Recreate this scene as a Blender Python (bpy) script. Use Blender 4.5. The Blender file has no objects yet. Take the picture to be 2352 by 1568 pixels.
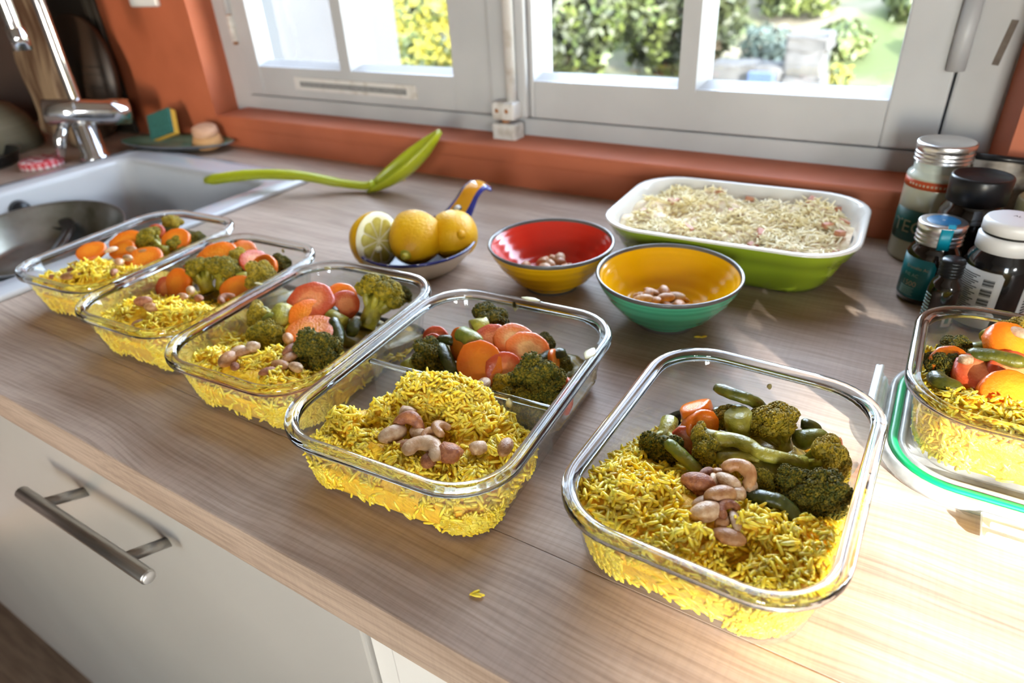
import bpy, bmesh, math, random
import numpy as np
from mathutils import Vector, Matrix, Euler

random.seed(7)
RNG = np.random.RandomState(11)
C = bpy.context.scene.collection
scene = bpy.context.scene

# ------------------------------------------------------------------ camera, sky, sun, daylight, exposure
cam_d = bpy.data.cameras.new('camera')
cam = bpy.data.objects.new('camera', cam_d); C.objects.link(cam)
CAM_O = Vector((0.0, -0.14244, 0.29028))
CAM_R = Matrix.Rotation(0.584983, 3, 'Z') @ Matrix.Rotation(1.028322, 3, 'X') @ Matrix.Rotation(-0.060422, 3, 'Z')
cam.matrix_world = Matrix.Translation(CAM_O) @ CAM_R.to_4x4()
F_PX = 1509.1
cam_d.sensor_width = 36.0
cam_d.lens = F_PX / 2352 * 36.0
cam_d.clip_start = 0.01; cam_d.clip_end = 200
cam_d.dof.use_dof = True
cam_d.dof.focus_distance = 0.385
cam_d.dof.aperture_fstop = 7.0
scene.camera = cam

SUN_ELEV = math.radians(17.0)
SUN_AZ = Vector((0.707, -0.707, 0.0))          # horizontal direction towards the sun
sun_dir = (SUN_AZ * math.cos(SUN_ELEV) + Vector((0, 0, math.sin(SUN_ELEV)))).normalized()
sun_d = bpy.data.lights.new('sun', 'SUN'); sun_d.energy = 34.0; sun_d.angle = math.radians(1.4)
sun_d.color = (1.0, 0.975, 0.94)
sun = bpy.data.objects.new('sun', sun_d); C.objects.link(sun)
sun.rotation_euler = sun_dir.to_track_quat('Z', 'Y').to_euler()
sun.location = (6, -6, 4)

world = bpy.data.worlds.new('sky'); scene.world = world; world.use_nodes = True
wn = world.node_tree
sky = wn.nodes.new('ShaderNodeTexSky'); sky.sky_type = 'NISHITA'; sky.sun_disc = False
sky.sun_elevation = SUN_ELEV; sky.sun_rotation = math.radians(135)
sky.dust_density = 0.2; sky.air_density = 1.0; sky.ozone_density = 1.0
bg = wn.nodes['Background']; bg.inputs['Strength'].default_value = 6.3
hsv = wn.nodes.new('ShaderNodeHueSaturation'); hsv.inputs['Saturation'].default_value = 0.55   # blue evenly desaturated to keep the indoor light neutral
wn.links.new(sky.outputs['Color'], hsv.inputs['Color']); wn.links.new(hsv.outputs['Color'], bg.inputs['Color'])

def portal(name, loc, rot, sx, sy):
    d = bpy.data.lights.new(name, 'AREA'); d.shape = 'RECTANGLE'; d.size = sx; d.size_y = sy
    d.cycles.is_portal = True
    o = bpy.data.objects.new(name, d); C.objects.link(o); o.location = loc; o.rotation_euler = rot
    return o
# portals only guide sky sampling through the real openings of the room
portal('window_portal', (-0.55, 0.76, 0.63), (math.radians(-90), 0, 0), 1.14, 1.16)
portal('side_portal', (1.74, -1.51, 0.65), (0, math.radians(90), 0), 0.34, 0.69)
portal('rear_portal', (0.99, -2.92, 0.35), (math.radians(90), 0, 0), 0.62, 1.6)

scene.view_settings.view_transform = 'Standard'
scene.view_settings.look = 'None'
scene.view_settings.gamma = 1.0
scene.view_settings.use_curve_mapping = False
scene.view_settings.exposure = 0.0
cy = scene.cycles
cy.use_denoising = True
cy.max_bounces = 14; cy.diffuse_bounces = 5; cy.glossy_bounces = 4; cy.transmission_bounces = 12; cy.transparent_max_bounces = 24
cy.caustics_reflective = False; cy.caustics_refractive = False
cy.sample_clamp_indirect = 6.0

# ------------------------------------------------------------------ helpers
def at(u, v, z):
    """photo pixel -> point on the horizontal plane z (survey of the photograph)"""
    d = CAM_R @ Vector(((u - 1176) / F_PX, -(v - 784) / F_PX, -1.0))
    return CAM_O + d * ((z - CAM_O.z) / d.z)
def aty(u, v, y):
    d = CAM_R @ Vector(((u - 1176) / F_PX, -(v - 784) / F_PX, -1.0))
    return CAM_O + d * ((y - CAM_O.y) / d.y)

def link_mesh(name, me, mat=None, parent=None):
    o = bpy.data.objects.new(name, me); C.objects.link(o)
    if mat is not None:
        for m in (mat if isinstance(mat, (list, tuple)) else [mat]):
            me.materials.append(m)
    if parent is not None: o.parent = parent
    return o
def mesh_from(name, verts, faces, smooth=True, mi=None):
    me = bpy.data.meshes.new(name)
    me.from_pydata([tuple(map(float, v)) for v in verts], [], [tuple(map(int, f)) for f in faces])
    me.update()
    if smooth: me.polygons.foreach_set('use_smooth', [True] * len(me.polygons))
    if mi is not None: me.polygons.foreach_set('material_index', mi)
    return me
def mesh_np(name, V, F, smooth=True):
    """V (n,3) float array, F (m,k) int array, all faces with k corners"""
    me = bpy.data.meshes.new(name)
    n, (m, k) = len(V), F.shape
    me.vertices.add(n); me.vertices.foreach_set('co', V.astype(np.float32).ravel())
    me.loops.add(m * k); me.loops.foreach_set('vertex_index', F.astype(np.int32).ravel())
    me.polygons.add(m)
    me.polygons.foreach_set('loop_start', np.arange(0, m * k, k, dtype=np.int32))
    me.polygons.foreach_set('loop_total', np.full(m, k, dtype=np.int32))
    if smooth: me.polygons.foreach_set('use_smooth', np.ones(m, dtype=bool))
    me.update(calc_edges=True); me.validate()
    return me
def bm_obj(name, bm, mat=None, parent=None, smooth=False):
    me = bpy.data.meshes.new(name); bmesh.ops.recalc_face_normals(bm, faces=bm.faces); bm.to_mesh(me); bm.free()
    if smooth: me.polygons.foreach_set('use_smooth', [True] * len(me.polygons))
    return link_mesh(name, me, mat, parent)
def thing(name, label, cat, loc=(0, 0, 0), rz=0.0, group=None):
    o = bpy.data.objects.new(name, None); C.objects.link(o); o.empty_display_size = 0.02
    o.location = loc; o.rotation_euler = (0, 0, rz)
    return tag(o, label, cat, group)
def tag(o, label=None, cat=None, group=None, kind=None):
    if label: o['label'] = label
    if cat: o['category'] = cat
    if group: o['group'] = group
    if kind: o['kind'] = kind
    return o
def box(bm, lo, hi, bevel=0.0, seg=2):
    r = bmesh.ops.create_cube(bm, size=1.0)
    vs = r['verts']
    for v in vs:
        v.co = Vector([lo[i] + (v.co[i] + 0.5) * (hi[i] - lo[i]) for i in range(3)])
    if bevel > 0:
        es = list({e for v in vs for e in v.link_edges})
        bmesh.ops.bevel(bm, geom=es, offset=bevel, segments=seg, affect='EDGES', profile=0.6)
def box_obj(name, lo, hi, mat, parent=None, bevel=0.0, seg=2):
    bm = bmesh.new(); box(bm, lo, hi, bevel, seg)
    return bm_obj(name, bm, mat, parent)
def lathe(name, prof, n=48, mat=None, parent=None, mi=None, smooth=True):
    """prof: (radius, z) from one pole / edge to the other; mi: material index per segment"""
    V, F, M = [], [], []
    rings = []
    for r, z in prof:
        if r < 1e-6:
            rings.append([len(V)]); V.append((0, 0, z))
        else:
            rings.append(list(range(len(V), len(V) + n)))
            V += [(r * math.cos(2 * math.pi * k / n), r * math.sin(2 * math.pi * k / n), z) for k in range(n)]
    for i in range(len(rings) - 1):
        a, b = rings[i], rings[i + 1]
        for k in range(n):
            k2 = (k + 1) % n
            if len(a) == 1 and len(b) == 1: continue
            if len(a) == 1: F.append((a[0], b[k2], b[k]))
            elif len(b) == 1: F.append((a[k], a[k2], b[0]))
            else: F.append((a[k], a[k2], b[k2], b[k]))
            M.append(mi[i] if mi else 0)
    me = mesh_from(name, V, F, smooth, M)
    bm = bmesh.new(); bm.from_mesh(me); bmesh.ops.recalc_face_normals(bm, faces=bm.faces); bm.to_mesh(me); bm.free()
    return link_mesh(name, me, mat, parent)
def tube_geo(pts, rad, n=10, cap=True, flat=1.0, up=None):
    pts = [Vector(p) for p in pts]
    if not isinstance(rad, (list, tuple)): rad = [rad] * len(pts)
    V, F = [], []
    t0 = (pts[1] - pts[0]).normalized()
    a = up or (Vector((0, 0, 1)) if abs(t0.z) < 0.9 else Vector((1, 0, 0)))
    nrm = (a - t0 * a.dot(t0)).normalized()
    for i, p in enumerate(pts):
        if i == 0: t = pts[1] - pts[0]
        elif i == len(pts) - 1: t = pts[-1] - pts[-2]
        else: t = pts[i + 1] - pts[i - 1]
        t.normalize()
        nrm = (nrm - t * nrm.dot(t)).normalized(); b = t.cross(nrm)
        for k in range(n):
            th = 2 * math.pi * k / n
            V.append(p + nrm * (rad[i] * flat * math.cos(th)) + b * (rad[i] * math.sin(th)))
    for i in range(len(pts) - 1):
        for k in range(n):
            k2 = (k + 1) % n
            F.append((i * n + k, i * n + k2, (i + 1) * n + k2, (i + 1) * n + k))
    if cap:
        c0 = len(V); V.append(pts[0]); c1 = len(V); V.append(pts[-1])
        m = (len(pts) - 1) * n
        for k in range(n):
            k2 = (k + 1) % n
            F.append((c0, k2, k)); F.append((c1, m + k, m + k2))
    return V, F
def tube(name, pts, rad, mat, parent=None, n=12, flat=1.0, up=None):
    V, F = tube_geo(pts, rad, n, True, flat, up)
    return link_mesh(name, mesh_from(name, V, F), mat, parent)
def smooth_path(pts, m=6):
    """Catmull-Rom resampling"""
    P = [Vector(p) for p in pts]; P = [P[0] * 2 - P[1]] + P + [P[-1] * 2 - P[-2]]
    out = []
    for i in range(1, len(P) - 2):
        for k in range(m):
            t = k / m
            out.append(0.5 * ((2 * P[i]) + (P[i + 1] - P[i - 1]) * t + (2 * P[i - 1] - 5 * P[i] + 4 * P[i + 1] - P[i + 2]) * t * t
                              + (3 * P[i] - P[i - 1] - 3 * P[i + 1] + P[i + 2]) * t ** 3))
    out.append(P[-2]); return out
def rrect(L, W, r, k=7):
    """rounded rectangle outline, W along x and L along y"""
    pts = []
    for sx, sy, a0 in ((1, 1, 0), (-1, 1, 90), (-1, -1, 180), (1, -1, 270)):
        cx, cy_ = sx * (W / 2 - r), sy * (L / 2 - r)
        for j in range(k + 1):
            a = math.radians(a0 + 90 * j / k)
            pts.append((cx + r * math.cos(a), cy_ + r * math.sin(a)))
    return pts
def loft(rings, close=False, cap0=False, cap1=False):
    n = len(rings[0]); V = [p for r in rings for p in r]; F = []
    m = len(rings)
    for i in range(m if close else m - 1):
        a, b = i * n, ((i + 1) % m) * n
        for k in range(n):
            k2 = (k + 1) % n
            F.append((a + k, a + k2, b + k2, b + k))
    if cap0: F.append(tuple(range(n - 1, -1, -1)))
    if cap1: F.append(tuple(range((m - 1) * n, m * n)))
    return V, F
def fix_normals(me):
    bm = bmesh.new(); bm.from_mesh(me); bmesh.ops.recalc_face_normals(bm, faces=bm.faces); bm.to_mesh(me); bm.free()

# ------------------------------------------------------------------ materials
def new_mat(name):
    m = bpy.data.materials.new(name); m.use_nodes = True
    nt = m.node_tree; return m, nt, nt.nodes['Principled BSDF']
def N(nt, t, **kw):
    n = nt.nodes.new(t)
    for k, v in kw.items():
        if k in n.inputs: n.inputs[k].default_value = v
        else: setattr(n, k, v)
    return n
def lin(c):
    """sRGB 0-255 -> linear"""
    return tuple((x / 255 / 12.92 if x / 255 <= 0.04045 else ((x / 255 + 0.055) / 1.055) ** 2.4) for x in c) + (1.0,)
def mat(name, c1, c2=None, rough=0.5, metal=0.0, scale=40.0, detail=4.0, bump=0.0, bscale=None, stretch=None, coat=0.0,
        sss=0.0, lo=0.35, hi=0.65, rand=0.0, spec=0.5, sss_r=(0.004, 0.002, 0.001)):
    m, nt, p = new_mat(name)
    p.inputs['Roughness'].default_value = rough; p.inputs['Metallic'].default_value = metal
    p.inputs['Specular IOR Level'].default_value = spec
    if coat: p.inputs['Coat Weight'].default_value = coat; p.inputs['Coat Roughness'].default_value = 0.08
    if sss:
        p.inputs['Subsurface Weight'].default_value = sss; p.inputs['Subsurface Radius'].default_value = sss_r
        p.inputs['Subsurface Scale'].default_value = 1.0
    tc = N(nt, 'ShaderNodeTexCoord'); vec = tc.outputs['Object']
    if stretch:
        mp = N(nt, 'ShaderNodeMapping'); mp.inputs['Scale'].default_value = stretch
        nt.links.new(vec, mp.inputs['Vector']); vec = mp.outputs['Vector']
    col = None
    if c2 is not None:
        ns = N(nt, 'ShaderNodeTexNoise', Scale=scale, Detail=detail); nt.links.new(vec, ns.inputs['Vector'])
        cr = N(nt, 'ShaderNodeValToRGB'); cr.color_ramp.elements[0].position = lo; cr.color_ramp.elements[1].position = hi
        cr.color_ramp.elements[0].color = c1; cr.color_ramp.elements[1].color = c2
        nt.links.new(ns.outputs['Fac'], cr.inputs['Fac']); col = cr.outputs['Color']
    if rand:
        oi = N(nt, 'ShaderNodeObjectInfo'); mr = N(nt, 'ShaderNodeMapRange')
        mr.inputs['To Min'].default_value = 1 - rand; mr.inputs['To Max'].default_value = 1 + rand
        nt.links.new(oi.outputs['Random'], mr.inputs['Value'])
        hs = N(nt, 'ShaderNodeHueSaturation'); nt.links.new(mr.outputs['Result'], hs.inputs['Value'])
        if col is None: hs.inputs['Color'].default_value = c1
        else: nt.links.new(col, hs.inputs['Color'])
        col = hs.outputs['Color']
    if col is None: p.inputs['Base Color'].default_value = c1
    else: nt.links.new(col, p.inputs['Base Color'])
    if bump:
        nb = N(nt, 'ShaderNodeTexNoise', Scale=bscale or scale, Detail=5.0); nt.links.new(vec, nb.inputs['Vector'])
        b = N(nt, 'ShaderNodeBump', Strength=bump, Distance=0.002); nt.links.new(nb.outputs['Fac'], b.inputs['Height'])
        nt.links.new(b.outputs['Normal'], p.inputs['Normal'])
    return m
# laminate worktop: long grain along x with short cross saw marks
def worktop_material():
    m, nt, p = new_mat('oak_laminate')
    tc = N(nt, 'ShaderNodeTexCoord')
    def nz(scale, det, rough=0.5, src=None):
        mp = N(nt, 'ShaderNodeMapping'); mp.inputs['Scale'].default_value = scale; nt.links.new(src or tc.outputs['Object'], mp.inputs['Vector'])
        n = N(nt, 'ShaderNodeTexNoise', Scale=1.0, Detail=det, Roughness=rough); nt.links.new(mp.outputs['Vector'], n.inputs['Vector']); return n
    wp = N(nt, 'ShaderNodeTexNoise', Scale=4.0, Detail=2.0); nt.links.new(tc.outputs['Object'], wp.inputs['Vector'])
    wa = N(nt, 'ShaderNodeVectorMath', operation='MULTIPLY_ADD'); wa.inputs[1].default_value = (0, 0.035, 0)
    nt.links.new(wp.outputs['Color'], wa.inputs[0]); nt.links.new(tc.outputs['Object'], wa.inputs[2])
    fine = nz((14, 420, 420), 4.0, 0.6, wa.outputs[0]); broad = nz((2.2, 34, 34), 4.0, 0.55, wa.outputs[0]); blot = nz((2.0, 7, 7), 2.0); saw = nz((420, 16, 16), 3.0)
    def ramp(n, lo, a, hi, b, mid=None):
        cr = N(nt, 'ShaderNodeValToRGB'); e = cr.color_ramp.elements; e[0].position = lo; e[0].color = a; e[1].position = hi; e[1].color = b
        nt.links.new(n.outputs['Fac'], cr.inputs['Fac']); return cr.outputs['Color']
    def mul(a, b, f=1.0):
        mx = N(nt, 'ShaderNodeMix', data_type='RGBA', blend_type='MULTIPLY'); mx.inputs['Factor'].default_value = f
        nt.links.new(a, mx.inputs[6]); nt.links.new(b, mx.inputs[7]); return mx.outputs[2]
    c = ramp(broad, 0.32, (0.345, 0.252, 0.192, 1), 0.66, (0.46, 0.36, 0.285, 1))
    c = mul(c, ramp(fine, 0.36, (0.785, 0.76, 0.742, 1), 0.57, (1.05, 1.05, 1.05, 1)))
    c = mul(c, ramp(blot, 0.3, (0.86, 0.83, 0.82, 1), 0.7, (1.10, 1.10, 1.10, 1)))
    c = mul(c, ramp(saw, 0.40, (0.965, 0.965, 0.965, 1), 0.55, (1.015, 1.015, 1.015, 1)))
    nt.links.new(c, p.inputs['Base Color'])
    p.inputs['Roughness'].default_value = 0.45; p.inputs['Specular IOR Level'].default_value = 0.20
    b = N(nt, 'ShaderNodeBump', Strength=0.22, Distance=0.0005); nt.links.new(fine.outputs['Fac'], b.inputs['Height'])
    nt.links.new(b.outputs['Normal'], p.inputs['Normal'])
    return m
def thin_glass(name, tint=(0.97, 0.99, 0.98, 1), haze=0.0, hcol=(0.8, 0.8, 0.78, 1), rough=0.0, ior=1.45, zhi=None):
    """a pane or thin vessel wall: straight transmission, Fresnel reflection, a little surface haze"""
    m = bpy.data.materials.new(name); m.use_nodes = True; nt = m.node_tree; nt.nodes.clear()
    out = N(nt, 'ShaderNodeOutputMaterial'); tr = N(nt, 'ShaderNodeBsdfTransparent'); tr.inputs['Color'].default_value = tint
    gl = N(nt, 'ShaderNodeBsdfGlossy'); gl.inputs['Roughness'].default_value = rough
    fr = N(nt, 'ShaderNodeFresnel')
    ge = N(nt, 'ShaderNodeNewGeometry'); im = N(nt, 'ShaderNodeMix', data_type='FLOAT')       # same reflectance from either face of the thin wall
    im.inputs[2].default_value = ior; im.inputs[3].default_value = 1.0 / ior
    nt.links.new(ge.outputs['Backfacing'], im.inputs[0]); nt.links.new(im.outputs[0], fr.inputs['IOR'])
    mx = N(nt, 'ShaderNodeMixShader'); nt.links.new(fr.outputs[0], mx.inputs[0])
    src = tr.outputs[0]
    if haze:
        df = N(nt, 'ShaderNodeBsdfDiffuse'); df.inputs['Color'].default_value = hcol
        tl = N(nt, 'ShaderNodeBsdfTranslucent'); tl.inputs['Color'].default_value = hcol
        ad = N(nt, 'ShaderNodeMixShader'); ad.inputs[0].default_value = 0.5
        nt.links.new(df.outputs[0], ad.inputs[1]); nt.links.new(tl.outputs[0], ad.inputs[2])
        tc = N(nt, 'ShaderNodeTexCoord'); ns = N(nt, 'ShaderNodeTexNoise', Scale=35.0, Detail=5.0)
        nt.links.new(tc.outputs['Object'], ns.inputs['Vector'])
        mr = N(nt, 'ShaderNodeMapRange'); mr.inputs['From Min'].default_value = 0.3; mr.inputs['From Max'].default_value = 0.75
        mr.inputs['To Min'].default_value = haze * 0.4; mr.inputs['To Max'].default_value = haze * 1.6
        nt.links.new(ns.outputs['Fac'], mr.inputs['Value'])
        hm = N(nt, 'ShaderNodeMixShader'); nt.links.new(mr.outputs['Result'], hm.inputs[0])
        nt.links.new(tr.outputs[0], hm.inputs[1]); nt.links.new(ad.outputs[0], hm.inputs[2]); src = hm.outputs[0]
    nt.links.new(src, mx.inputs[1]); nt.links.new(gl.outputs[0], mx.inputs[2]); nt.links.new(mx.outputs[0], out.inputs['Surface'])
    return m
def solid_glass(name, col=(0.93, 0.985, 0.975, 1), rough=0.0, ior=1.5):
    m, nt, p = new_mat(name)
    p.inputs['Base Color'].default_value = col; p.inputs['Roughness'].default_value = rough
    p.inputs['Transmission Weight'].default_value = 1.0; p.inputs['IOR'].default_value = ior
    return m

M = {}
M['worktop'] = worktop_material()
M['orange'] = mat('orange_paint', (0.40, 0.105, 0.044, 1), (0.45, 0.120, 0.052, 1), rough=0.62, scale=14, bump=0.12, bscale=60)
M['white_paint'] = mat('old_white_paint', (0.38, 0.387, 0.402, 1), (0.425, 0.432, 0.447, 1), rough=0.42, scale=9, bump=0.10, bscale=30)
M['old_white'] = mat('chipped_white_paint', (0.42, 0.39, 0.35, 1), (0.56, 0.55, 0.535, 1), rough=0.45, scale=45, lo=0.3, hi=0.45, bump=0.2)
M['bare_wood'] = mat('bare_peeled_wood', (0.10, 0.08, 0.065, 1), (0.17, 0.14, 0.12, 1), rough=0.8, scale=60)
M['rust'] = mat('rust', (0.20, 0.08, 0.03, 1), (0.35, 0.16, 0.07, 1), rough=0.8, scale=200)
M['vent'] = mat('grey_vent_mesh', (0.16, 0.165, 0.17, 1), (0.24, 0.245, 0.25, 1), rough=0.6, scale=300)
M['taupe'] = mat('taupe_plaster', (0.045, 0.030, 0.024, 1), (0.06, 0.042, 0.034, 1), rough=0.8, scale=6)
M['bounce_ground'] = mat('pale_bounce_ground', (0.26, 0.25, 0.23, 1), (0.32, 0.31, 0.28, 1), rough=0.9, scale=6)  # for the unseen ground slabs added as light bouncers
M['wall_in'] = mat('pale_plaster', (0.72, 0.70, 0.66, 1), (0.76, 0.74, 0.70, 1), rough=0.8, scale=6)
M['floor'] = mat('brown_floorboards', (0.13, 0.085, 0.055, 1), (0.20, 0.14, 0.095, 1), rough=0.5, scale=3, stretch=(4, 40, 4))
M['cream'] = mat('cream_gloss_front', (0.46, 0.44, 0.41, 1), (0.49, 0.47, 0.435, 1), rough=0.24, scale=4, coat=0.3)
M['white_front'] = mat('white_front', (0.74, 0.72, 0.68, 1), (0.77, 0.75, 0.71, 1), rough=0.3, scale=4)
M['carcass'] = mat('carcass_board', (0.60, 0.57, 0.52, 1), (0.64, 0.61, 0.56, 1), rough=0.5, scale=8)
M['steel'] = mat('brushed_steel', (0.40, 0.385, 0.365, 1), (0.48, 0.465, 0.44, 1), rough=0.33, metal=1.0, scale=30, stretch=(2, 60, 60))
M['steel_end'] = mat('pale_steel_cap', (0.72, 0.70, 0.68, 1), rough=0.35, metal=0.6)
M['chrome'] = mat('chrome', (0.72, 0.73, 0.75, 1), (0.78, 0.79, 0.80, 1), rough=0.10, metal=1.0, scale=20)
M['alu'] = mat('aluminium_lid', (0.72, 0.72, 0.73, 1), (0.80, 0.80, 0.81, 1), rough=0.28, metal=1.0, scale=50)
M['ceramic_white'] = mat('white_ceramic_sink', (0.46, 0.465, 0.475, 1), (0.50, 0.505, 0.515, 1), rough=0.14, scale=5, coat=0.3)
M['dark'] = mat('dark_plastic', (0.008, 0.008, 0.009, 1), (0.013, 0.013, 0.014, 1), rough=0.3, scale=30, spec=0.3)
M['black_gloss'] = mat('black_gloss', (0.008, 0.007, 0.007, 1), (0.013, 0.011, 0.010, 1), rough=0.12, scale=20, coat=0.3)
M['pan_in'] = mat('used_steel_pan', (0.16, 0.15, 0.10, 1), (0.45, 0.44, 0.40, 1), rough=0.3, metal=0.85, scale=14)
M['lime'] = mat('lime_plastic', (0.33, 0.36, 0.010, 1), (0.39, 0.42, 0.014, 1), rough=0.32, scale=12, sss=0.15, sss_r=(0.003, 0.003, 0.0005))
M['board_dark'] = mat('dark_round_wood', (0.022, 0.012, 0.007, 1), (0.045, 0.024, 0.013, 1), rough=0.5, scale=1.5, stretch=(3, 3, 60))
M['board_tray'] = mat('blackened_tray', (0.012, 0.010, 0.007, 1), (0.026, 0.021, 0.015, 1), rough=0.5, scale=12)
M['driftwood'] = mat('weathered_wood', (0.07, 0.03, 0.012, 1), (0.24, 0.165, 0.10, 1), rough=0.75, lo=0.4, hi=0.6, scale=2.0, stretch=(25, 25, 3), bump=0.5)
M['khaki'] = mat('khaki_glaze', (0.105, 0.095, 0.06, 1), (0.14, 0.125, 0.085, 1), rough=0.6, scale=2, stretch=(2, 2, 90))
M['green_plate'] = mat('green_glaze', (0.15, 0.30, 0.21, 1), (0.20, 0.38, 0.28, 1), rough=0.25, scale=12)
M['grey_plate'] = mat('grey_plate_rim', (0.10, 0.11, 0.13, 1), (0.14, 0.15, 0.17, 1), rough=0.3, scale=12)
M['scourer'] = mat('teal_scourer', (0.015, 0.085, 0.070, 1), (0.025, 0.12, 0.10, 1), rough=0.95, scale=300, bump=0.6)
M['sponge'] = mat('yellow_sponge', (0.55, 0.30, 0.030, 1), (0.62, 0.38, 0.05, 1), rough=0.95, scale=200, bump=0.6)
M['brush_wood'] = mat('brush_wood', (0.50, 0.28, 0.17, 1), (0.58, 0.34, 0.21, 1), rough=0.6, scale=8, stretch=(2, 30, 30))
M['bristle'] = mat('tan_bristles', (0.46, 0.23, 0.09, 1), (0.60, 0.34, 0.15, 1), rough=0.8, scale=3, stretch=(200, 200, 2))
M['socket'] = mat('white_switch_plastic', (0.75, 0.74, 0.72, 1), rough=0.35)
M['glass_wall'] = thin_glass('food_glass', (0.985, 0.996, 0.992, 1), haze=0.045)
M['glass_rim'] = solid_glass('thick_glass_rim', (0.955, 0.995, 0.99, 1))
M['pane'] = thin_glass('window_glass', (0.97, 0.98, 0.98, 1))
M['frost'] = thin_glass('frosted_plastic', (0.95, 0.97, 0.965, 1), haze=0.62, hcol=(0.88, 0.91, 0.90, 1), rough=0.25)
M['gasket'] = mat('green_silicone', (0.0, 0.30, 0.095, 1), (0.0, 0.34, 0.11, 1), rough=0.35, scale=20, sss=0.2, sss_r=(0.001, 0.004, 0.002))
M['rice'] = mat('saffron_rice', (0.92, 0.56, 0.020, 1), (0.95, 0.72, 0.080, 1), rough=0.42, scale=160, sss=0.5, sss_r=(0.006, 0.0045, 0.001))
M['rice_bed'] = mat('packed_rice', (0.84, 0.44, 0.010, 1), (0.92, 0.60, 0.035, 1), rough=0.5, scale=260, bump=0.9, bscale=320)
M['curry'] = mat('curry_sauce', (0.14, 0.105, 0.012, 1), (0.36, 0.23, 0.022, 1), rough=0.35, scale=90, bump=0.8, bscale=160)
def carrot_material(name, edge, core):
    m, nt, p = new_mat(name)
    tc = N(nt, 'ShaderNodeTexCoord'); ln = N(nt, 'ShaderNodeVectorMath', operation='LENGTH')
    mp = N(nt, 'ShaderNodeMapping'); mp.inputs['Scale'].default_value = (1, 1, 0); nt.links.new(tc.outputs['Object'], mp.inputs['Vector'])
    ns = N(nt, 'ShaderNodeTexNoise', Scale=3.0, Detail=3.0); nt.links.new(tc.outputs['Object'], ns.inputs['Vector'])
    nt.links.new(mp.outputs['Vector'], ln.inputs[0])
    ad = N(nt, 'ShaderNodeMath', operation='MULTIPLY_ADD'); ad.inputs[1].default_value = 0.5; nt.links.new(ns.outputs['Fac'], ad.inputs[0]); nt.links.new(ln.outputs['Value'], ad.inputs[2])
    cr = N(nt, 'ShaderNodeValToRGB'); e = cr.color_ramp.elements
    e[0].position = 0.62; e[0].color = core; e[1].position = 1.0; e[1].color = edge
    k = e.new(0.74); k.color = tuple(0.5 * (a + b) for a, b in zip(edge, core))
    nt.links.new(ad.outputs[0], cr.inputs['Fac'])
    oi = N(nt, 'ShaderNodeObjectInfo'); mr = N(nt, 'ShaderNodeMapRange'); mr.inputs['To Min'].default_value = 0.85; mr.inputs['To Max'].default_value = 1.12
    nt.links.new(oi.outputs['Random'], mr.inputs['Value'])
    hs = N(nt, 'ShaderNodeHueSaturation'); nt.links.new(mr.outputs['Result'], hs.inputs['Value']); nt.links.new(cr.outputs['Color'], hs.inputs['Color'])
    nt.links.new(hs.outputs['Color'], p.inputs['Base Color'])
    p.inputs['Roughness'].default_value = 0.24
    p.inputs['Subsurface Weight'].default_value = 0.25; p.inputs['Subsurface Radius'].default_value = (0.006, 0.002, 0.0008); p.inputs['Subsurface Scale'].default_value = 1.0
    nb = N(nt, 'ShaderNodeTexNoise', Scale=9.0, Detail=4.0); nt.links.new(tc.outputs['Object'], nb.inputs['Vector'])
    b = N(nt, 'ShaderNodeBump', Strength=0.16, Distance=0.05); nt.links.new(nb.outputs['Fac'], b.inputs['Height']); nt.links.new(b.outputs['Normal'], p.inputs['Normal'])
    return m
M['carrot'] = carrot_material('orange_carrot', (0.72, 0.16, 0.008, 1), (0.80, 0.24, 0.014, 1))
M['carrot_red'] = carrot_material('red_carrot', (0.50, 0.075, 0.022, 1), (0.72, 0.24, 0.085, 1))
M['carrot_pale'] = carrot_material('pale_carrot', (0.68, 0.17, 0.035, 1), (0.78, 0.42, 0.16, 1))
M['broc_dark'] = mat('dark_broccoli_buds', (0.034, 0.042, 0.003, 1), (0.24, 0.165, 0.008, 1), rough=0.7, scale=9, detail=9, rand=0.15, lo=0.40, hi=0.72, spec=0.25)
M['broc_mid'] = mat('olive_broccoli_buds', (0.085, 0.078, 0.004, 1), (0.34, 0.24, 0.010, 1), rough=0.65, scale=7, detail=9, rand=0.12, spec=0.25)
M['broc_yellow'] = mat('curried_broccoli_buds', (0.17, 0.13, 0.006, 1), (0.50, 0.34, 0.020, 1), rough=0.6, scale=7, detail=9, rand=0.12, spec=0.3)
M['stalk'] = mat('broccoli_stalk', (0.21, 0.185, 0.012, 1), (0.44, 0.38, 0.05, 1), rough=0.36, scale=130, detail=5, rand=0.15, bump=0.5, bscale=300, sss=0.2, sss_r=(0.003, 0.003, 0.001))
M['bean'] = mat('green_bean_skin', (0.050, 0.058, 0.006, 1), (0.125, 0.115, 0.010, 1), rough=0.3, scale=130, rand=0.2, bump=0.3, bscale=400)
M['bean_light'] = mat('bright_bean_skin', (0.12, 0.15, 0.012, 1), (0.27, 0.25, 0.035, 1), rough=0.3, scale=130, rand=0.15, bump=0.3, bscale=400)
M['bean_dark'] = mat('dark_bean_skin', (0.026, 0.036, 0.008, 1), (0.075, 0.078, 0.014, 1), rough=0.26, scale=130, rand=0.15, bump=0.3, bscale=400)
M['nut_pale'] = mat('pale_nut', (0.44, 0.25, 0.12, 1), (0.62, 0.44, 0.27, 1), rough=0.4, scale=2.5, detail=8, rand=0.12, bump=0.25, bscale=9)
M['nut_tan'] = mat('roasted_nut', (0.36, 0.15, 0.05, 1), (0.52, 0.28, 0.12, 1), rough=0.38, scale=2.5, detail=8, rand=0.15, bump=0.25, bscale=9)
M['nut_brown'] = mat('brown_skinned_nut', (0.22, 0.065, 0.025, 1), (0.42, 0.16, 0.06, 1), rough=0.45, scale=3, detail=8, rand=0.15, bump=0.4, bscale=9)
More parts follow.
